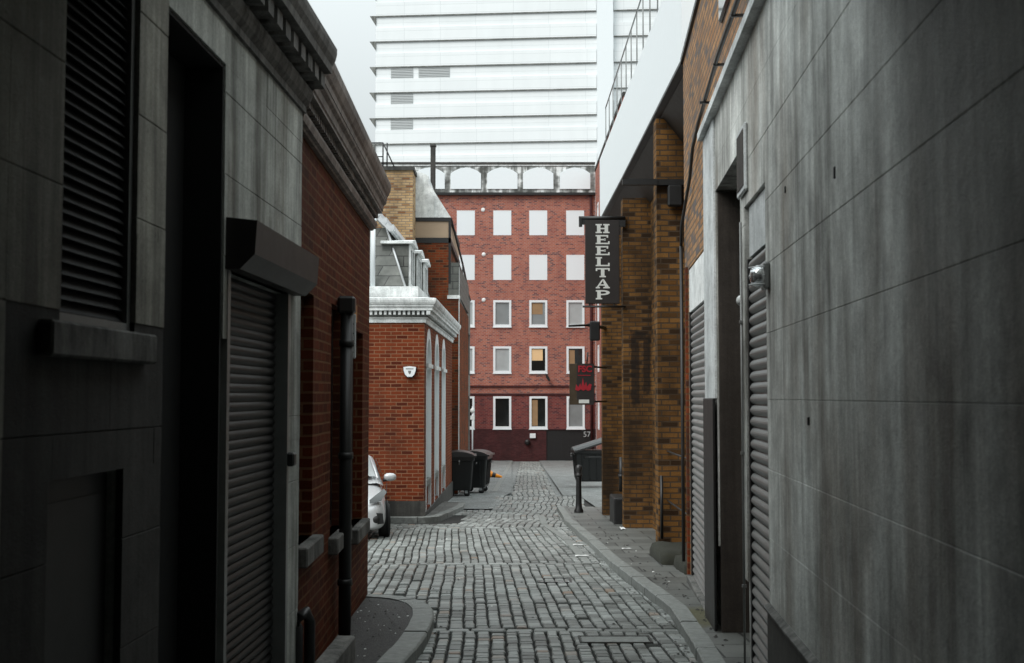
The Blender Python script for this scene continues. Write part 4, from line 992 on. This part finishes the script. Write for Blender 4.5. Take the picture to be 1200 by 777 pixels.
cn = thing('traffic_cone', 'orange traffic cone lying on its side behind the left bins', 'traffic cone', (-1.0,48.6,g(48.6)))
b = MB(); b.lathe([(.145,0),(.14,.02),(.035,.60),(.0,.60)], n=16); b = b.build('cone_body', M['cone'], cn); b.rotation_euler = (0,R(103),R(-8)); b.location = (.02,0,.17)
b = MB(); b.bbox(-.19,.19,-.19,.19,-.03,.0,.01); b = b.build('base', M['cone'], cn); b.rotation_euler = (0,R(103),R(-8)); b.location = (.02,0,.18)
b = MB(); b.lathe([(.108,.20),(.082,.34)], n=16); 
for i, v in enumerate(b.v): b.v[i] = (v[0]*1.03, v[1]*1.03, v[2])
b = b.build('black_band', M['black'], cn); b.rotation_euler = (0,R(103),R(-8)); b.location = (.02,0,.17)
cl = MB(); 
cl.prism([(-.28,-.12),(-.2,.1),(0,.16),(.18,.05),(.28,-.1),(.05,-.18)], 0, .20, 'z')
for i, v in enumerate(cl.v): cl.v[i] = (v[0]*(1-.7*v[2]*3)*1.3+.05, v[1]*(1-.6*v[2]*3), v[2]*1.3+.02*math.sin(9*v[0]))
ob = tag(cl.build('plastic_bag', M['cone']), 'crumpled orange bag beside the fallen traffic cone', 'bag'); ob.location = (-1.12,49.2,g(49.2)+.01)

# litter and covers
for i, (x, y, w, l, lab) in enumerate(((1.02,18.6,.16,.07,'small white paper scrap nearest the pale tramline'),(.98,16.9,.19,.08,'white paper scrap at the end of the pale tramline'),(1.62,17.0,.14,.05,'white scrap on the right pavement'),(1.9,20.7,.08,.3,'white scrap against the marked brick pier'))):
    mb = MB(); n = 5; vs = []; top = .102 if x > 1.5 else .012
    for a in range(n):
        for c_ in range(3): vs.append((w*(a/(n-1)-.5), l*(c_/2-.5)*(1+.4*math.sin(a*2)), .006+.012*abs(math.sin(a*1.9+c_))))
    mb.add(vs, [(a*3+c_, (a+1)*3+c_, (a+1)*3+c_+1, a*3+c_+1) for a in range(n-1) for c_ in range(2)])
    ob = tag(mb.build('paper_scrap', M['litter'], recalc=False), lab, 'litter', 'paper scraps on the ground'); ob.location = (x, y, g(y)+top)
mc = thing('drain_cover', 'rectangular stone drain cover set in the near cobbles', 'drain cover', (.86,10.1,g(10.1)+.006))
mc.rotation_euler = (-math.atan(SL),0,0)
mb = MB(); mb.bbox(-.28,.28,-.14,.14,-.02,.0,.006); mb.build('slab', M['kerb'], mc)
mb = MB(); frame_open(mb, -.30,.30,-.2,.2,.02,0,.01) if False else None
mb.box(-.30,.30,-.165,-.145,-.02,.003); mb.box(-.30,.30,.145,.165,-.02,.003); mb.box(-.302,-.283,-.165,.165,-.02,.004); mb.box(.283,.302,-.165,.165,-.02,.004); mb.build('frame', M['stone_low'], mc)
mc = thing('drain_cover', 'small iron drain cover in the middle of the cobbles beside the kerb bend', 'drain cover', (.50,14.2,g(14.2)+.005)); mc.rotation_euler = (-math.atan(SL),0,0)
mb = MB(); frame = [(-.2,.2,-.2,-.17),(-.2,.2,.17,.2),(-.2,-.17,-.17,.17),(.17,.2,-.17,.17)]
for a in frame: mb.box(*a, -.02, .0)
mb.build('frame', M['black'], mc)
mb = MB()
for k in range(6): mb.box(-.165+k*.058, -.13+k*.058, -.165, .165, -.02, -.004)
mb.build('grate', M['steel_mid'], mc)

rd = random.Random(5); mb = MB()
for i in range(520):
    r_ = rd.random()
    if r_ < .34: x, y = rd.uniform(-1.45,-.9), rd.uniform(6.5,11.8); top = .094
    elif r_ < .62:
        y = rd.uniform(7,23); x = kx(y)-abs(rd.gauss(0,.07))-.02; top = .004
    elif r_ < .82: y = rd.uniform(7.5,23); x = rd.uniform(kx(y)+.2, 1.75); top = .094
    else: x, y = rd.uniform(-1.2,1.0), rd.uniform(7,24); top = .004
    q = rd.uniform(.005,.016)*(1+.5*(r_>.62)); a = rd.uniform(0,6.3); z = g(y)+top; vs = []
    for k in range(5): vs.append((x+q*math.cos(a+k*1.25)*rd.uniform(.5,1.2), y+q*1.3*math.sin(a+k*1.25)*rd.uniform(.5,1.2), z+rd.uniform(.001,.004)))
    vs.append((x, y, z+q*.6)); mb.add(vs, [(k,(k+1)%5,5) for k in range(5)], 0 if rd.random() < (.75 if x < 0 else .95) else 1)
ob = mb.build('street_debris', [M['stone_low'], M['letter']]); ob['kind'] = 'stuff'; tag(ob, 'scattered grit and small pale scraps along the kerbs and pavements', 'debris')
# ------------------------------------------------------------------ parked car
def make_car():
    t = thing('parked_car', 'silver hatchback parked with its front and mirror showing past the left brick corner', 'car', (-3.16,21.6,g(21.6)), R(9)); t.scale = (1,1,.95)
    # local: y forward = towards the camera is -y ; x right ; z up
    st = [  # y, half width, z bottom, z belt(bonnet) , roundness
        (-1.96,.52,.26,.50),(-1.93,.66,.22,.62),(-1.82,.76,.20,.72),(-1.60,.81,.20,.80),(-1.25,.835,.20,.90),(-.80,.845,.20,.985),(-.30,.85,.20,1.0),(.5,.85,.20,1.02),(1.3,.845,.20,1.04),(1.75,.81,.24,1.03),(1.93,.70,.30,.95)]
    b = MB(); N = 14; rings = []
    for (y, w, zb, zt) in st:
        pts = []
        prof = [(0,0),(.80,0),(.95,.06),(1.0,.22),(1.0,.45),(.985,.62),(.955,.78),(.90,.90),(.78,.965),(.5,.99),(0,1.0)]
        full = [(-a, h) for a, h in prof[::-1]][:-1] + prof
        rings.append([(a*w, y, zb+(zt-zb)*h) for a, h in full])
    n = len(rings[0]); vs = [p for r_ in rings for p in r_]
    b.add(vs, [(i*n+k, i*n+k+1, (i+1)*n+k+1, (i+1)*n+k) for i in range(len(rings)-1) for k in range(n-1)], 0, True)
    b.add(rings[0], [list(range(n))], 0, True); b.add(rings[-1], [list(range(n))[::-1]], 0, True)
    bo = b.build('body', M['car'], t)
    md = bo.modifiers.new('s', 'SUBSURF'); md.levels = 1; md.render_levels = 2
    # wheel arches
    for sx in (-1,1):
        for y in (-1.22,1.20):
            a = MB(); a.lathe([(.0,-.02),(.34,-.02),(.36,0),(.36,.012),(.0,.012)], (sx*.845, y, .31), 28, axis='x'); a.build('wheel_arch', M['black_matte'], t)
            w = MB(); w.lathe([(.20,-.09),(.29,-.09),(.31,-.06),(.31,.06),(.29,.09),(.20,.09)], (sx*.80, y, .31), 28, axis='x'); w = w.build('wheel', M['rubber'], t)
            r = MB(); X = sx*.875; r.lathe([(.0,0),(.05,0),(.06,-sx*.02),(.20,-sx*.01)], (X,y,.31), 20, axis='x')
            r.build('rim', M['steel'], w)
    # greenhouse
    gs = [(-1.02,.66,.93,.97,.02),(-.62,.68,.98,1.17,.05),(-.15,.655,1.0,1.385,.10),(.35,.64,1.0,1.43,.12),(1.0,.63,1.0,1.41,.12),(1.6,.60,1.0,1.30,.10),(1.86,.60,.98,1.02,.03)]
    gh = MB(); rings = []
    for (y, w, zb, zt, r_) in gs:
        bw = .79
        rings.append([(-bw,y,zb-.02),(-(bw*.6+w*.4),y,zb+(zt-zb)*.35),(-w-.01,y,zb+(zt-zb)*.85),(-w*.88,y,zt-.015),(-w*.4,y,zt),(w*.4,y,zt),(w*.88,y,zt-.015),(w+.01,y,zb+(zt-zb)*.85),(bw*.6+w*.4,y,zb+(zt-zb)*.35),(bw,y,zb-.02)])
    n = 10; vs = [p for r_ in rings for p in r_]
    gh.add(vs, [(i*n+k, i*n+k+1, (i+1)*n+k+1, (i+1)*n+k) for i in range(len(rings)-1) for k in range(n-1)], 0, True)
    gh.build('roof', M['car'], t)
    def off(p, q): return tuple(a+b for a, b in zip(p, q))
    ws = MB(); ws.add([(-.66,-.90,1.035),(.66,-.90,1.035),(.56,-.20,1.372),(-.56,-.20,1.372)], [(0,1,2,3)]); 
    ws.v = [off(p, (0,-.03,.045)) for p in ws.v]; ws = ws.build('windscreen', M['windscreen'], t, recalc=False)
    mb = MB(); mb.tube([(-.70,-.95,1.04),(-.59,-.18,1.39)], .022, 6); mb.build('pillar', M['car'], t); mb = MB(); mb.tube([(.70,-.95,1.04),(.59,-.18,1.39)], .022, 6); mb.build('pillar', M['car'], t)
    for s in (-1,1):
        for (ya, yb, yc, yd) in ((-.72,.35,.33,-.18),(.42,1.35,1.1,.42)):
            sw = MB(); sw.add([(s*.785,ya,1.03),(s*.785,yb,1.03),(s*.665,yc,1.35),(s*.675,yd,1.34)], [(0,1,2,3)]); 
            sw.v = [(v[0]+s*.03, v[1], v[2]) for v in sw.v]; sw.build('side_window', M['glass'], t, recalc=False)
        m_ = MB(); m_.lathe([(0,-.11),(.04,-.105),(.07,-.06),(.075,0),(.065,.06),(.04,.10),(0,.11)], (s*.93,-.60,1.04), 16, axis='x')
        for i, v in enumerate(m_.v): m_.v[i] = (v[0], -.60+(v[1]+.60)*.75, v[2])
        m_ = m_.build('wing_mirror', M['car'], t); a = MB(); a.tube([(s*.80,-.60,.98),(s*.92,-.60,1.0)], .03, 8); a.build('mirror_arm', M['black'], m_)
        h = MB(); hp = [(s*.50,-1.90,.66),(s*.70,-1.80,.70),(s*.80,-1.55,.83),(s*.76,-1.45,.88),(s*.62,-1.68,.80),(s*.50,-1.85,.72)]
        c0 = Vector((s*.66,-1.80,.78)); h.add([tuple(c0)]+[off(p, (s*.02,-.03,.015)) for p in hp], [(0,1+k,1+(k+1) % 6) for k in range(6)], 0, True)
        h.build('headlight', M['glass'], t)
        f = MB(); f.lathe([(0,-.03),(.05,-.02),(.07,0),(.07,.05)], (s*.62,-1.92,.40), 14, axis='y'); f.build('fog_lamp', M['steel_dark'], t)
        f = MB(); f.prism([(s*.50,.30),(s*.76,.33),(s*.74,.50),(s*.60,.52)], -1.915, -1.80, 'y'); f.build('bumper_vent', M['black'], t)
        d = MB(); d.tube([(s*.855,-.78,.30),(s*.862,-.80,.95)], .006, 6); d.build('door_seam', M['black'], t)
    gr = MB(); gr.prism([(-.42,.30),(.42,.30),(.46,.46),(-.46,.46)], -1.985, -1.90, 'y'); gr.prism([(-.34,.62),(.34,.62),(.38,.68),(-.38,.68)], -1.955, -1.86, 'y'); gr.build('grille', M['black'], t)
    w = MB(); w.tube([(-.5,-1.0,1.05),(.1,-.92,1.09)], .012, 6); w.tube([(.0,-1.0,1.05),(.55,-.94,1.08)], .012, 6); w.build('wiper', M['black'], t)
    for s in (-1,1):
        tl = MB(); tl.bbox(s*.60,s*.78,1.80,1.92,.72,.98,.02); tl.build('tail_light', M['red'], t)
    return t
make_car()

# unseen block and end wall added over the camera to darken near walls
AR = thing('overhead_shade_block', 'unseen block added over the viewpoint to darken the near walls', 'building', (0,-7,0))
mb = MB(); mb.box(-2.2,2.2,-6,11.4,3.35,8.0); mb.box(-2.2,2.2,-6.3,-6,-1.5,8.0); mb.build('light_blocker', M['stone'], AR)

# ================================================================== WORLD, SUN, CAMERA
sc = bpy.context.scene
w = bpy.data.worlds.new('World'); sc.world = w; w.use_nodes = True; nt = w.node_tree; nt.nodes.clear()
out = nt.nodes.new('ShaderNodeOutputWorld'); bg = nt.nodes.new('ShaderNodeBackground'); nt.links.new(bg.outputs[0], out.inputs[0])
sky = nt.nodes.new('ShaderNodeTexSky'); sky.sky_type = 'NISHITA'; sky.sun_disc = False
SE, SA = R(46), R(222)
sky.sun_elevation = SE; sky.sun_rotation = SA; sky.dust_density = 3.0; sky.air_density = 1.0
hs_ = nt.nodes.new('ShaderNodeHueSaturation'); hs_.inputs['Saturation'].default_value = .12; nt.links.new(sky.outputs[0], hs_.inputs['Color'])
# overcast deck: brighter overhead than at the horizon
tc = nt.nodes.new('ShaderNodeTexCoord'); sp = nt.nodes.new('ShaderNodeSeparateXYZ'); nt.links.new(tc.outputs['Generated'], sp.inputs[0])
mp = nt.nodes.new('ShaderNodeMapRange'); nt.links.new(sp.outputs[2], mp.inputs[0]); mp.inputs[1].default_value = 0; mp.inputs[2].default_value = 1
mp.inputs[3].default_value = 2.8; mp.inputs[4].default_value = 19.5
cl = nt.nodes.new('ShaderNodeMix'); cl.data_type = 'RGBA'; cl.blend_type = 'MULTIPLY'; cl.inputs[0].default_value = 1
cl.inputs[6].default_value = (.90,.985,1.0,1); nt.links.new(mp.outputs[0], cl.inputs[7])
mx = nt.nodes.new('ShaderNodeMix'); mx.data_type = 'RGBA'; mx.inputs[0].default_value = .88
nt.links.new(hs_.outputs[0], mx.inputs[6]); nt.links.new(cl.outputs[2], mx.inputs[7]); nt.links.new(mx.outputs[2], bg.inputs[0])
bg.inputs[1].default_value = .10
sd = bpy.data.lights.new('sun', 'SUN'); sd.energy = 1.5; sd.angle = R(35); sd.color = (1,.975,.945)
so = bpy.data.objects.new('sun', sd); C.objects.link(so)
# sun behind and to the left of the camera, high
dirv = Vector((math.sin(SA)*math.cos(SE), math.cos(SA)*math.cos(SE), math.sin(SE)))
so.rotation_euler = dirv.to_track_quat('Z', 'Y').to_euler(); so.location = dirv*60
cd = bpy.data.cameras.new('camera'); co = bpy.data.objects.new('camera', cd); C.objects.link(co)
co.location = (0,0,1.7); co.rotation_euler = (R(90+3.09),0,0)
cd.sensor_width = 36; cd.lens = 42; cd.clip_end = 2000; cd.clip_start = .05
cd.dof.use_dof = True; cd.dof.focus_distance = 18; cd.dof.aperture_fstop = 5.0
sc.camera = co
sc.view_settings.view_transform = 'Standard'; sc.view_settings.look = 'None'; sc.view_settings.exposure = .35; sc.view_settings.gamma = 1
sc.render.engine = 'CYCLES'
